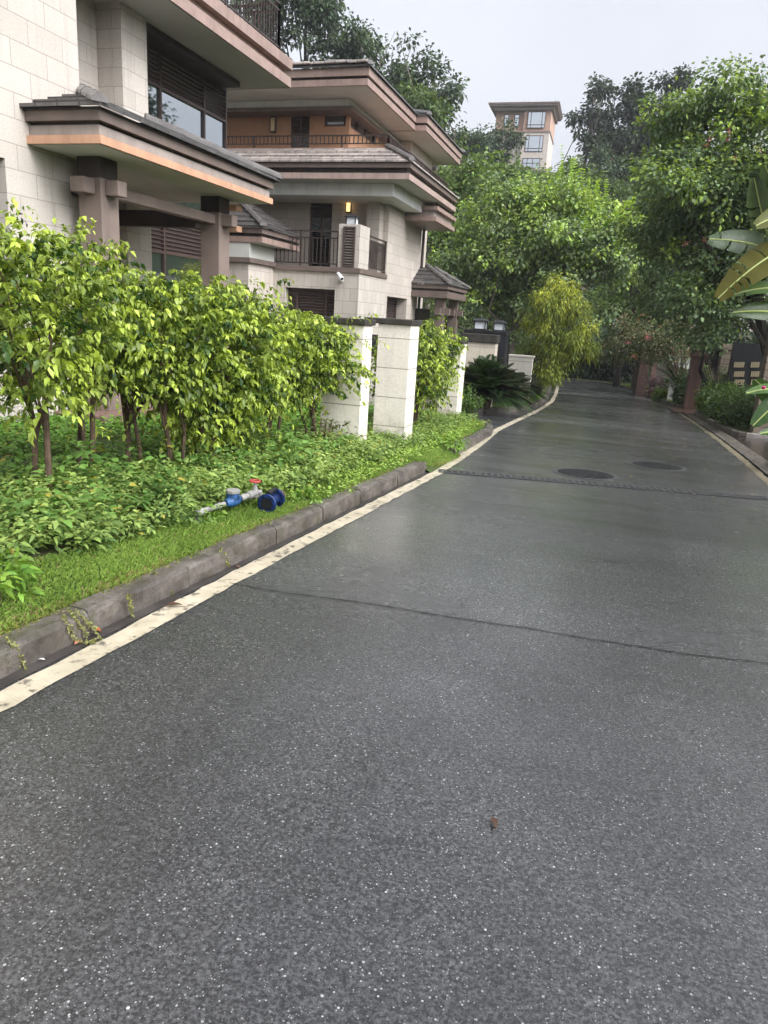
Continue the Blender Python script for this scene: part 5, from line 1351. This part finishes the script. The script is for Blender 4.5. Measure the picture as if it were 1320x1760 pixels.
for i, (X_, Y_, H_) in enumerate(((10.5, 36.0, 13.5), (13.0, 43.0, 15.0))):
    tree('roadside_tree', ('tall dark tree beyond the right picture edge, mirrored in the first house window', 'taller dark tree behind the mirrored one, beyond the right picture edge')[i], (X_, Y_),
         [(X_, Y_, H_ - 4.5, 3.2, 3.2, 2.8), (X_ - 1.2, Y_ + .5, H_ - 2.4, 1.8, 1.8, 1.6), (X_ + 1.3, Y_ - .6, H_ - 2.8, 1.9, 1.9, 1.8), (X_ + .2, Y_, H_ - 7, 2.6, 2.6, 2.2)],
         dict(n_clump=900, per=20, clump_r=.7, leaf=.34, wd=.22, c_lo=(.030, .054, .030), c_hi=(.085, .125, .060), shell=.45, up=.7, droop=.3, shape=4), .24, 'bark_grey', 400 + i, ntarget=8)
def hill_wood():
    r = np.random.default_rng(300); L_ = []
    for _ in range(1500):
        x = r.uniform(-60, 75); y = r.uniform(54, 118)
        if abs(x) / y > .75: continue
        if 98 < y < 135 and -17 < x < 24: continue
        g_ = float(hill(np.array(x), np.array(y)))
        d = MW.T @ np.array([x, y, g_ + float(zroad(y)) - HC + 3]); px = PW / 2 + FPX * d[0] / -d[2]
        if px < 420 or px > 1420: continue
        if y > 90 and g_ > 20 and (px < 800 or px > 1010 and r.random() < .5): continue
        hh = r.uniform(1.4, 3.0) * (1 if y > 62 else .85)
        dt = MW.T @ np.array([x, y, g_ + float(zroad(y)) - HC + hh * 1.6]); pyt = PH / 2 - FPX * dt[1] / -dt[2]
        if 822 < px < 985 and pyt < 292: continue
        L_.append((x, y, g_ + float(zroad(y)) + hh * .5, hh * .95, hh * .95, hh * .85))
        if len(L_) >= 330: break
    a = crown(L_[::2], 2300, 16, .8, .42, .28, (.05, .085, .03), (.145, .205, .06), r, .7, .3, None, 0, .75, 4)
    c = crown(L_[1::2], 2300, 16, .8, .42, .28, (.04, .068, .034), (.10, .15, .06), r, .7, .3, None, 0, .75, 4)
    o = foliage('hill_woodland', [a, c], M['leaf_matt']); tag(o, 'dense mixed scrub and woodland covering the hillside', 'woodland', kind='stuff')
hill_wood()
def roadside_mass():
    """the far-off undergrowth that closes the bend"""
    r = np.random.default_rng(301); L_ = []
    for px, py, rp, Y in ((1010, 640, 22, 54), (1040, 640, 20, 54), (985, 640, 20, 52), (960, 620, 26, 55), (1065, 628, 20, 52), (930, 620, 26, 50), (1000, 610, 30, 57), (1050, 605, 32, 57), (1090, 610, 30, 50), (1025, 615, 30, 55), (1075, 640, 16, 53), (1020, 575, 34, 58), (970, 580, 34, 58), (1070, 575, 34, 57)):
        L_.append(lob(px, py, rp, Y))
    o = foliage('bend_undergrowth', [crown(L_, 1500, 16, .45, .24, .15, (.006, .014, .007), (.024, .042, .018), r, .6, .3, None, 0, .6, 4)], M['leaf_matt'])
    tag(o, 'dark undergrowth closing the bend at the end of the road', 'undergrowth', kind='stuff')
roadside_mass()

# ------------------------------------------------------------------ hilltop houses
hc = PY(890, 290, 118)
hill_house(float(hc[0]), 118, float(PY(925, 206, 118)[2]) - 7.65, 8.1, 8, 'hilltop house with rust upper floor and big sky reflecting windows', front_h=8.95, rot=.02)
hq = PY(1085, 300, 112)
hill_house(float(hq[0]) + .6, 112, float(PY(1080, 300, 112)[2]) - 4.5, 12.5, 11, 'hilltop house mostly hidden behind the row of slender dark trees', front_h=8.6, rot=-.15)
hr_ = PY(1300, 165, 62)
t = thing('hill_house', 'pale house of which only a roof corner shows above the flowering tree at top right', 'house', (float(hr_[0]) + 4, 66, 10))
z_ = float(hr_[2])
b = MB(); b.box(float(PY(1292, 165, 62)[0]), float(hr_[0]) + 9, 62.6, 72, 2, z_ - .35); b.build('wall', M['frieze'], t)
b = MB(); b.box(float(PY(1283, 165, 62)[0]), float(hr_[0]) + 10, 61.6, 73, z_ - .35, z_ + .25); b.build('eaves', M['greyband'], t)
b = MB(); x0_ = float(PY(1283, 165, 62)[0]) - .1; x1_ = float(hr_[0]) + 10.1
b.add([(x0_, 61.5, z_ + .26), (x1_, 61.5, z_ + .26), (x1_, 73, z_ + .26), (x0_, 73, z_ + .26), (x0_ + 3, 65, z_ + 1.3), (x1_ - 3, 65, z_ + 1.3), (x1_ - 3, 70, z_ + 1.3), (x0_ + 3, 70, z_ + 1.3)], [(0, 1, 5, 4), (1, 2, 6, 5), (2, 3, 7, 6), (3, 0, 4, 7), (4, 5, 6, 7)]); b.build('roof', M['tile_dk'], t)

# ------------------------------------------------------------------ right-hand side of the road
def post(name, label, px0, px1, pyb, pyt, Y, depth, material, capm=None, cat='gate pillar', group=None):
    a, b_ = PY(px0, pyb, Y), PY(px1, pyb, Y); zt = float(PY((px0 + px1) / 2, pyt, Y)[2]); z0 = float(zroad(Y)) - .1
    t = thing(name, label, cat, (float(a[0] + b_[0]) / 2, Y + depth / 2, z0), group)
    b = MB(); b.box(float(a[0]), float(b_[0]), Y, Y + depth, z0, zt); b.build('shaft', material, t, .012)
    if capm:
        b = MB(); b.box(float(a[0]) - .06, float(b_[0]) + .06, Y - .06, Y + depth + .06, zt + .001, zt + .10); b.box(float(a[0]) - .02, float(b_[0]) + .02, Y - .02, Y + depth + .02, zt + .101, zt + .16); b.build('cap', capm, t, .01)
    return (float(a[0] + b_[0]) / 2, Y + depth / 2, zt)
c1 = post('gate_pillar', 'reddish granite gate pillar nearest to the camera, under the right lantern', 1176, 1198, 698, 612, 27.2, .6, M['pinkstone'], M['pinkstone'])
pier_lamp((c1[0], c1[1], c1[2] + .16), 'white capped lantern on the near reddish granite pillar', 1.5, M['white'], M['lampyellow'])
c2 = post('gate_pillar', 'reddish granite gate pillar behind the crape myrtle stems', 1163, 1176, 690, 603, 31, .6, M['pinkstone'], M['pinkstone'])
pier_lamp((c2[0], c2[1], c2[2] + .16), 'white capped lantern on the farther reddish pillar, beside the crape myrtle', 1.5, M['white'], M['lampyellow'])
post('gate_pillar', 'far reddish pillar left of the crape myrtle', 1095, 1112, 655, 612, 36, .6, M['pinkstone'])
post('gate_pillar', 'far reddish pillar beside a pale panel behind the crape myrtle', 1117, 1126, 655, 610, 35, .6, M['pinkstone'])
t = thing('entrance_gate', 'white panelled gate with reddish lintel between the granite pillars', 'gate', (3.6, 30, zroad(30)))
a, b_ = PY(1152, 650, 30.5), PY(1187, 650, 30.5); zt = float(PY(1168, 612, 30.5)[2])
b = MB(); b.box(float(a[0]) - .2, float(b_[0]) + .3, 30.4, 30.7, zt, zt + .32); b.build('lintel', M['pinkstone'], t)
for q in (0, 1):
    x0_ = float(a[0]) + q * (float(b_[0]) - float(a[0])) * .55; b = MB(); b.box(x0_, x0_ + (float(b_[0]) - float(a[0])) * .38, 30.55, 30.62, float(zroad(30)) - .05, zt - .005); b.build('gate_leaf', M['white'], t, .01)
t = thing('entrance_wall', 'white garden wall behind the far reddish pillars', 'wall', (3, 37, zroad(37)))
b = MB(); b.box(1.9, 9, 37, 37.2, -1.8, float(PY(1120, 628, 37)[2])); b.build('wall_body', M['greyband'], t)
post('stone_pillar', 'rough beige masonry pillar right of the dark iron gate', 1226, 1243, 690, 600, 24.5, .55, M['roughstone'], M['roughstone'], 'pillar')
post('stone_pillar', 'slim beige column standing just right of the rough masonry pillar', 1248, 1259, 690, 628, 23.8, .25, M['roughstone'], None, 'pillar')
post('stone_pillar', 'tall pale stone gate pillar at the right edge by the wet paving', 1293, 1317, 745, 545, 18.4, .45, M['roughstone'], None, 'pillar')
t = thing('iron_gate', 'black wrought iron gate between the reddish and the rough masonry pillars', 'gate', (4, 26, zroad(26)))
g0, g1 = PY(1201, 690, 26), PY(1224, 690, 26); zt = float(PY(1212, 612, 26)[2]); z0_ = float(zroad(26))
b = MB()
for k in range(9):
    x = float(g0[0]) + (float(g1[0]) - float(g0[0])) * k / 8; b.bar((x, 26, z0_), (x, 26, zt - .12 + .12 * math.sin(math.pi * k / 8)), .025)
for z in (z0_ + .15, z0_ + .9, zt - .25): b.bar((float(g0[0]), 26, z), (float(g1[0]), 26, z), .04)
b.build('gate_bars', M['black'], t)
b = MB(); b.box(float(g0[0]), float(g1[0]), 26.02, 26.05, z0_ + .05, z0_ + .9); b.build('gate_panel', M['black'], t)
t = thing('courtyard_wall', 'dark wall pierced with small pale slots behind the right tree trunk', 'wall', (5.2, 24, zroad(24)))
w0, w1 = PY(1246, 680, 23.2), PY(1345, 680, 23.2); zt = float(PY(1290, 590, 23.2)[2])
b = MB(); b.box(float(w0[0]), float(w1[0]) + 5, 23.2, 23.5, -1.2, zt); b.build('wall_body', M['black'], t)
M['slot'] = mat('pale_slot_infill', (.30, .25, .15), .7)
for py in (627, 643, 657):
    b = MB()
    for px in list(range(1263, 1280, 3)) + list(range(1292, 1306, 3)):
        p = PY(px, py, 23.17); b.box(float(p[0]) - .016, float(p[0]) + .016, 23.165, 23.198, float(p[2]) - .075, float(p[2]) + .075)
    b.build('slot_row', M['slot'], t)
b = MB(); b.box(float(w0[0]) - .3, float(w1[0]) + 5, 22.9, 23.16, -1.2, float(PY(1270, 678, 22.9)[2])); b.build('plinth', M['roughstone'], t)
t = thing('house', 'house on the right of which a grey tiled roof edge shows through the leaves', 'house', (8, 36, zroad(36)))
r0 = PY(1190, 577, 34); zr_ = float(r0[2])
b = MB(); b.box(float(r0[0]), 16, 34, 44, zr_, zr_ + .30); b.build('eaves', M['greyband'], t)
b = MB(); b.box(float(r0[0]) + .9, 16, 34.9, 44, -1.6, zr_ - .002); b.build('wall', M['roughstone'], t)
b = MB(); x0_ = float(r0[0]) - .1; b.add([(x0_, 33.9, zr_ + .31), (16, 33.9, zr_ + .31), (16, 37, zr_ + 1.6), (x0_ + 3.1, 37, zr_ + 1.6), (x0_, 44, zr_ + .31)], [(0, 1, 2, 3), (0, 3, 4)]); b.build('roof', M['tile_lt'], t)

GS = 'clipped shrubs in the right planters'
low_bush('clipped_shrub', 'pale green clipped cube shrub at the kerb by the reddish paving', (2.95, 24.1), .48, .85, 2850, .085, (.07, .13, .02), (.20, .31, .05), 61, group=GS)
low_bush('clipped_shrub', 'rounded dark shrub standing before the iron gate', (3.55, 24.6), .62, 1.45, 2850, .09, (.028, .055, .020), (.085, .14, .04), 62, group=GS)
low_bush('clipped_shrub', 'dark hedge shrub in the middle of the nearer right planter', (3.15, 22.2), .72, 1.0, 4180, .085, (.032, .068, .018), (.10, .165, .035), 63, group=GS)
low_bush('clipped_shrub', 'lighter green hedge shrub at the near end of the right planter', (3.12, 20.3), .68, .95, 4180, .08, (.04, .08, .018), (.12, .19, .04), 64, group=GS)
low_bush('clipped_shrub', 'near dark hedge shrub next to the tall pale stone pillar', (3.5, 19.3), .62, 1.0, 3800, .08, (.025, .052, .018), (.08, .13, .035), 65, group=GS)
low_bush('clipped_shrub', 'dark shrub under the crape myrtle, left of the reddish pillar', (2.72, 28.6), .62, 1.25, 3230, .10, (.028, .055, .020), (.09, .14, .04), 66, group=GS)
low_bush('clipped_shrub', 'yellow green shrub top rising behind the dark one by the reddish pillar', (3.05, 29.3), .5, 1.55, 1900, .10, (.06, .10, .02), (.2, .26, .05), 67, group=GS)
low_bush('purple_shrub', 'low purple leaved shrub on the grass at the far right', (1.95, 34.5), .55, .85, 900, .11, (.10, .055, .07), (.22, .13, .15), 68)
low_bush('grass_tuft', 'round bright grass mound at the kerb right of the purple shrub', (1.95, 31.6), .35, .38, 700, .13, (.12, .19, .02), (.24, .32, .05), 69, 'grass mound', stem=False)
low_bush('grey_shrub', 'greyish shrub between purple shrub and spiky palm', (2.15, 33.0), .38, .95, 700, .10, (.05, .07, .035), (.13, .16, .08), 70)
def spiky(name, label, c, n, L0, seed, lo, hi, w=.05, h0=.4, cat='palm', droop=.25):
    r = np.random.default_rng(seed); z0 = float(zroad(c[1])) + .1; t = thing(name, label, cat, (c[0], c[1], z0))
    a = r.uniform(0, 6.28, n); el = r.uniform(.15, 1.4, n); D = np.stack([np.cos(a) * np.cos(el), np.sin(a) * np.cos(el), np.sin(el)], 1)
    P = np.array([c[0], c[1], z0 + h0]) + r.normal(size=(n, 3)) * .06; k = r.random((n, 1)); C = np.array(lo) * (1 - k) + np.array(hi) * k
    foliage('fronds', [leaf_geo(P, D, np.tile([0, 0, 1.0], (n, 1)) + r.normal(size=(n, 3)) * .2, L0 * r.uniform(.7, 1.1, n), np.full(n, w), C, droop, 6)], M['leaf'], t)
    b = MB(); b.tube([(c[0], c[1], z0 - .1), (c[0] + .02, c[1], z0 + h0 * .6), (c[0], c[1], z0 + h0 + .1)], [.11, .09, .06], 8); b.build('trunk', M['bark'], t)
spiky('spiky_palm', 'dark spiky palm in the right planter below the crape myrtle', (2.35, 30.6), 120, 1.35, 71, (.022, .045, .018), (.06, .10, .04), .07, .7)
spiky('small_palm', 'small yellowish palm at the far right kerb by the dark bend', (1.0, 41.5), 40, 1.6, 72, (.09, .12, .02), (.24, .27, .05), .10, 1.5, droop=.6)

# --- traveller's palm / banana leaves at the right edge
def big_leaf(parent, base, tip, width, up, col, seed, tears=4, fold=.25, arch=.12, col2=None):
    """a paddle leaf with midrib and torn margins"""
    r = np.random.default_rng(seed); base, tip = np.array(base), np.array(tip); ax = tip - base; L_ = np.linalg.norm(ax); u = ax / L_
    s = np.cross(u, np.array(up)); s /= np.linalg.norm(s); n = np.cross(s, u)
    m_ = 22; rows = []
    V, F, C = [], [], []
    tear = [set(r.choice(np.arange(4, m_ - 2), tears, replace=False)) for _ in range(2)]
    mid = [base + ax * t + n * (arch * L_ * math.sin(math.pi * t)) + np.array([0, 0, -.10 * L_]) * t ** 3 for t in np.linspace(0, 1, m_)]
    for sd in (-1, 1):
        gap = 0
        for i in range(m_ - 1):
            for j, t in ((0, i / (m_ - 1)), (1, (i + 1) / (m_ - 1))):
                pass
            t0, t1 = i / (m_ - 1), (i + 1) / (m_ - 1)
            if t0 < .14: continue
            w0, w1 = [width * math.sin(math.pi * min(1, max(0, (t - .12) / .9))) ** .55 for t in (t0, t1)]
            if i in tear[0 if sd < 0 else 1]: gap = r.uniform(-.12, -.05) * width
            d0 = gap; sh = .012 if i in tear[0 if sd < 0 else 1] else 0
            a0, a1 = mid[i] + u * sh * L_, mid[i + 1]
            b = len(V)
            q = [a0, a0 + s * sd * w0 * .5 + n * (w0 * fold * .5) + u * sh, a0 + s * sd * w0 + n * (w0 * fold * .6 + d0) + u * (.09 * width + sh * L_),
                 a1, a1 + s * sd * w1 * .5 + n * (w1 * fold * .5), a1 + s * sd * w1 + n * (w1 * fold * .6 + d0) + u * (.09 * width)]
            V += q; F += [(b, b + 3, b + 4, b + 1), (b + 1, b + 4, b + 5, b + 2)]
            k = np.array(col) if col2 is None else np.array(col) * (1 - t0) + np.array(col2) * t0
            C += [k * r.uniform(.88, 1.12)] * 6
    V = np.array(V); o = link('leaf', mesh_np('leaf', V, [np.array(F)], np.array(C)), M['bananaleaf'], parent)
    b = MB(); b.tube([tuple(p) for p in mid], [.022 * (1 - .8 * t) + .004 for t in np.linspace(0, 1, m_)], 6); b.tube([(4.03, BN, max(float(base[2]) - .45, .1)), tuple((base + np.array([4.03, BN, max(float(base[2]) - .45, .1)])) / 2 + np.array([0, 0, .1])), tuple(base)], [.05, .036, .024], 7); b.build('midrib', M['midrib'], o)
def bananamat():
    m = leafmat('banana_leaf', .3, .3)
    w = nd(m, 'ShaderNodeTexWave'); w.wave_type = 'BANDS'; w.inputs['Scale'].default_value = 16; w.inputs['Distortion'].default_value = 1.5
    lk(m, objvec(m), w.inputs['Vector']); bump(m, w.outputs['Fac'], .25, .01); return m
M['bananaleaf'] = bananamat()
M['midrib'] = painted('pale_midrib', (.36, .42, .14), .4, .1, 4, 0)
BN = 12.0
tb = thing('banana_plant', 'large banana plant whose paddle leaves reach in from the right edge', 'banana plant', (4.0, BN, zroad(BN)))
rt = np.array([3.75, BN, 2.6])
def by(px, py, Y=BN): return np.array(at_y(px, py, Y))
big_leaf(tb, by(1400, 470), by(1222, 390, BN - .4), .22, (.2, -.9, .55), (.085, .125, .065), 81, 5, .1, .05)
big_leaf(tb, by(1420, 430), by(1238, 490, BN - .9), .27, (-.1, -.75, .75), (.085, .09, .014), 82, 4, .15, .16, (.12, .11, .018))
big_leaf(tb, by(1345, 470), by(1300, 285, BN - .2), .25, (-.9, -.5, .25), (.045, .072, .038), 83, 3, .2, .05)
big_leaf(tb, by(1370, 400), by(1318, 270, BN - .3), .20, (-.7, -.7, .2), (.05, .078, .042), 84, 2, .2, .05)
big_leaf(tb, by(1400, 395), by(1302, 372, BN - .8), .2, (0, -.8, .6), (.12, .13, .028), 85, 2, .2, .18)
big_leaf(tb, by(1400, 520), by(1255, 492, BN - .6), .16, (.1, -.5, .9), (.09, .16, .04), 86, 2, .3, .08)
big_leaf(tb, by(1410, 560), by(1262, 520, BN - .5), .15, (0, -.9, .5), (.06, .10, .035), 87, 1, .3, .05)
big_leaf(tb, by(1380, 690), by(1285, 664, BN - .5), .11, (0, -.6, .8), (.07, .14, .03), 88, 0, .25, .1)
big_leaf(tb, by(1390, 660), by(1296, 720, BN - .5), .17, (-.3, -.9, .3), (.045, .10, .025), 89, 0, .2, .1)
big_leaf(tb, by(1370, 730), by(1300, 640, BN - .2), .15, (-.6, -.8, .1), (.05, .11, .03), 90, 0, .2, .05)
big_leaf(tb, by(1380, 760), by(1308, 735, BN - .5), .09, (0, -.7, .7), (.05, .11, .03), 91, 0, .2, .1)
b = MB()
for dx, top in ((0, 3.1), (.35, 2.2), (-.12, 1.6)): b.tube([(4.0 + dx, BN, -.7), (4.05 + dx, BN, .6), (4.1 + dx, BN, top)], [.12, .10, .07], 9)
b.build('stem', M['midrib'], tb)
b = MB(); p = by(1312, 669, BN - .5); b.lathe(p, (0, .2, 1), [(0, .015), (.025, .035), (.045, .015)], 9); b.build('flower', mat('magenta_flower', (.5, .02, .16), .5), tb)

# ------------------------------------------------------------------ water meter, flanged pipe, leaves, vines
M['bluepaint'] = painted('chipped_blue_enamel', (.006, .020, .085), .45, .55, 22, .4)
M['bluelight'] = painted('light_blue_enamel', (.02, .075, .19), .5, .5, 22, .4)
M['galv'] = painted('weathered_galvanised_pipe', (.25, .245, .225), .5, .25, 14, .3)
M['redvalve'] = painted('red_valve_wheel', (.34, .05, .04), .45, .2, 14, 0)
M['rust'] = painted('rusty_iron', (.14, .05, .03), .8, .3, 14, .3)
def meter():
    a = Vector(RD(340, 882, .20)); c = Vector(RD(443, 846, .26)); u = (c - a).normalized(); L_ = (c - a).length
    t = thing('water_meter', 'blue water meter on a grey pipe with a red valve wheel lying in the weeds', 'water meter', a)
    b = MB(); P = lambda k, dz=0: a + u * (L_ * k) + Vector((0, 0, dz))
    b.tube([P(0) + Vector((0, 0, -.14)), P(0) + Vector((0, 0, -.02)), P(.035, .004), P(.42)], [.022, .022, .022, .019], 10); b.lathe(P(0) - u * .02, u, [(0, .027), (.05, .027)], 12); b.lathe(P(.30), u, [(0, .024), (.03, .024)], 12); b.build('pipe', M['galv'], t)
    b = MB(); b.lathe(P(.44), u, [(0, .026), (.02, .032), (.05, .045), (.11, .045), (.15, .03), (.16, .026)], 16); b.lathe(P(.56, .02), (0, 0, 1), [(0, .05), (.045, .05)], 16); b.build('meter_body', M['bluelight'], t, 0, False)
    b = MB(); b.lathe(P(.56, .066), (0, 0, 1), [(0, .054), (.02, .054), (.026, .048)], 18); b.build('meter_lid', M['galv'], t)
    b = MB(); b.lathe(P(.70), u, [(0, .020), (.025, .028), (.045, .028), (.05, .021), (.08, .021), (.085, .032), (.14, .034), (.17, .03)], 12); b.lathe(P(.95, 0), (0, 0, 1), [(-.03, .03), (.02, .026), (.07, .013), (.09, .013)], 10); b.tube([P(.95), P(1.03), P(1.06, -.1)], [.026, .024, .024], 9); b.build('valve', M['galv'], t)
    b = MB(); top = P(.95, .10)
    k = 16; ring = [top + Vector((math.cos(i * 2 * math.pi / k) * .042, math.sin(i * 2 * math.pi / k) * .042, 0)) for i in range(k + 1)]; b.tube(ring, .008, 6, False)
    for i in range(3): an = i * 2.094; b.bar(top, top + Vector((math.cos(an) * .04, math.sin(an) * .04, 0)), .012)
    b.build('valve_wheel', M['redvalve'], t)
meter()
def flange():
    a = Vector(RD(458, 866, .20)); u = (Vector(RD(490, 852, .19)) - a).normalized(); u.z = .02; u.normalize()
    t = thing('flanged_pipe', 'dark blue flanged pipe fitting lying in the grass just behind the kerb', 'pipe fitting', a)
    def fl(p):
        b = MB(); b.lathe(p, u, [(0, .074), (.004, .078), (.018, .078), (.022, .074)], 28)
        for i in range(8):
            an = i * math.pi / 4 + .2; v = Vector((0, 0, 1)); s = u.cross(v).normalized(); v = s.cross(u); q = p + (s * math.cos(an) + v * math.sin(an)) * .059
            b.lathe(q - u * .012, u, [(0, .010), (.045, .010)], 6)
        b.build('flange', M['bluepaint'], t)
    fl(a); fl(a + u * .19)
    b = MB(); b.lathe(a + u * .022, u, [(0, .050), (.03, .038), (.13, .038), (.165, .050)], 20); b.build('pipe_body', M['bluepaint'], t, 0, True)
    b = MB(); b.lathe(a - u * .003, u, [(0, .048), (.004, .048)], 20); b.build('bore', M['black'], t)
    b = MB(); b.lathe(a + u * .215, u, [(0, .045), (.09, .042), (.10, .03)], 14); b.build('rusty_stub', M['rust'], t)
    b = MB(); b.tube([a + u * .03 + Vector((0, 0, .075)), a + u * .16 + Vector((0, 0, .078))], [.022, .02], 10); b.build('side_pipe', M['black'], t)
    b = MB(); q = a + u * .22 + Vector((.04, .0, -.14)); b.box(q.x - .12, q.x + .1, q.y - .1, q.y + .12, q.z - .03, q.z + .02); b.build('support_slab', M['concrete'], t, .01)
flange()
low_bush('weed_bush', 'weed sprouting in front of the dark blue pipe fitting at the kerb', (-2.36, 5.55), .13, .17, 150, .05, (.09, .19, .03), (.26, .40, .07), 35, stem=False)
low_bush('weed_bush', 'weed half covering the pale elbow of the water meter pipe', (-2.72, 4.62), .12, .15, 150, .05, (.09, .19, .03), (.26, .40, .07), 36, stem=False)
def dead_leaf(px, py, label, col, seed, L_=.085, dz=.012):
    r = np.random.default_rng(seed); p = RD(px, py, dz); m_ = mat('dead_leaf', col, .6)
    a = r.uniform(0, 6.28); g = leaf_geo(np.array([p]), np.array([[math.cos(a), math.sin(a), .1]]), np.array([[.1, .1, 1.0]]), np.array([L_]), np.array([L_ * .5]), np.array([col]), .1, 7)
    o = link('fallen_leaf', mesh_np('fallen_leaf', g[0], g[1]), m_); tag(o, label, 'leaf', 'fallen leaves on the road')
dead_leaf(175, 1085, 'rust coloured fallen leaf in the gutter beside the kerb vines', (.30, .10, .03), 1)
dead_leaf(128, 1108, 'small pinkish fallen leaf close to the left picture edge by the painted line', (.34, .15, .09), 2, .05)
dead_leaf(283, 1041, 'dark brown fallen leaf between kerb and painted line', (.07, .035, .02), 3, .10)
dead_leaf(404, 972, 'tiny brown fallen leaf in the gutter right of the dark one', (.20, .10, .05), 4, .05)
dead_leaf(847, 1404, 'dark curled fallen leaf alone on the open asphalt', (.06, .03, .018), 5, .055)
dead_leaf(78, 1134, 'small white scrap in the gutter near the left edge', (.6, .6, .57), 6, .035)
def vine(pts, label, seed):
    r = np.random.default_rng(seed); P = []
    for px, py, dz in pts: P.append(np.array(RD(px, py, dz)))
    P = np.array(P); t = np.linspace(0, len(P) - 1, 9 * len(P)); Q = np.stack([np.interp(t, np.arange(len(P)), P[:, k]) for k in range(3)], 1) + r.normal(size=(len(t), 3)) * .006
    th = thing('trailing_vine', label, 'vine', Q[0], 'vines hanging over the left kerb')
    b = MB(); b.tube([tuple(q) for q in Q[::2]], .003, 5); b.build('stem', M['vinestem'], th)
    i = np.repeat(np.arange(len(Q)), 3); n = len(i); D = rand_dir(n, r) + np.array([.5, 0, .2])
    foliage('foliage', [leaf_geo(Q[i], D, rand_dir(n, r) + np.array([0, 0, .6]), r.uniform(.012, .024, n), r.uniform(.008, .013, n), np.array([[.27, .29, .10]]) * r.uniform(.6, 1.25, (n, 1)), .2, 4)], M['leaf_matt'], th)
M['vinestem'] = painted('vine_stem', (.24, .20, .09), .7, .2, 20, 0)
vine([(105, 1058, .16), (118, 1078, .10), (130, 1102, .012), (155, 1106, .010), (172, 1098, .012)], 'longest vine, curling over the kerb onto the gutter beside the rust coloured leaf', 91)
vine([(132, 1050, .16), (146, 1066, .10), (165, 1085, .03)], 'short vine hanging beside the longest one, toward the right', 92)
vine([(120, 1052, .15), (134, 1072, .09), (148, 1092, .03)], 'thin vine between the longest vine and its right neighbour', 98)
vine([(218, 1023, .15), (222, 1036, .09), (226, 1056, .02)], 'small forked vine hanging down the kerb face above the dark brown leaf', 93)
vine([(262, 982, .15), (280, 996, .09), (295, 1020, .015)], 'slender vine hanging over the kerb left of the road crack', 94)
vine([(378, 943, .15), (386, 954, .09), (392, 974, .015)], 'farthest vine, hanging over the kerb level with the road crack', 95)
vine([(12, 1098, .16), (28, 1118, .09), (42, 1145, .01)], 'vine at the left picture edge hanging down the nearest kerb stone', 96)

def litter():
    r = np.random.default_rng(500); n = 420
    y = r.uniform(8.5, 24, n); xe = np.interp(y, [p[1] for p in EDGE_R], [p[0] for p in EDGE_R]); u = r.random(n) ** 2.2
    x = xe + .35 - u * 2.6
    P = np.stack([x, y, zroad(y) + .028 * (x > xe + .1) + .008], 1); a = r.uniform(0, 6.28, n)
    C = np.array([[.30, .24, .12]]) * r.uniform(.4, 1.5, (n, 1)) * r.uniform(.85, 1.15, (n, 3))
    o = foliage('leaf_litter', [leaf_geo(P, np.stack([np.cos(a), np.sin(a), np.full(n, .1)], 1), np.tile([0, 0, 1.0], (n, 1)) + r.normal(size=(n, 3)) * .2, r.uniform(.02, .055, n), r.uniform(.012, .03, n), C, .1, 4)], M['leaf_matt'])
    tag(o, 'scattered petals and leaf litter on the right half of the road', 'leaf litter', kind='stuff')
litter()
# ------------------------------------------------------------------ damp air
hm = bpy.data.materials.new('damp_air'); hm.use_nodes = True; hm.node_tree.nodes.clear()
vo = hm.node_tree.nodes.new('ShaderNodeVolumePrincipled'); vo.inputs['Color'].default_value = (.93, .95, 1, 1); vo.inputs['Density'].default_value = .0006; vo.inputs['Anisotropy'].default_value = .2
ou = hm.node_tree.nodes.new('ShaderNodeOutputMaterial'); hm.node_tree.links.new(vo.outputs[0], ou.inputs['Volume'])
b = MB(); b.box(-171, 171, -31, 211, -4.5, 62); hz = b.build('haze', hm); tag(hz, 'thin damp haze over the hillside', 'haze', kind='stuff')
hz.visible_shadow = True
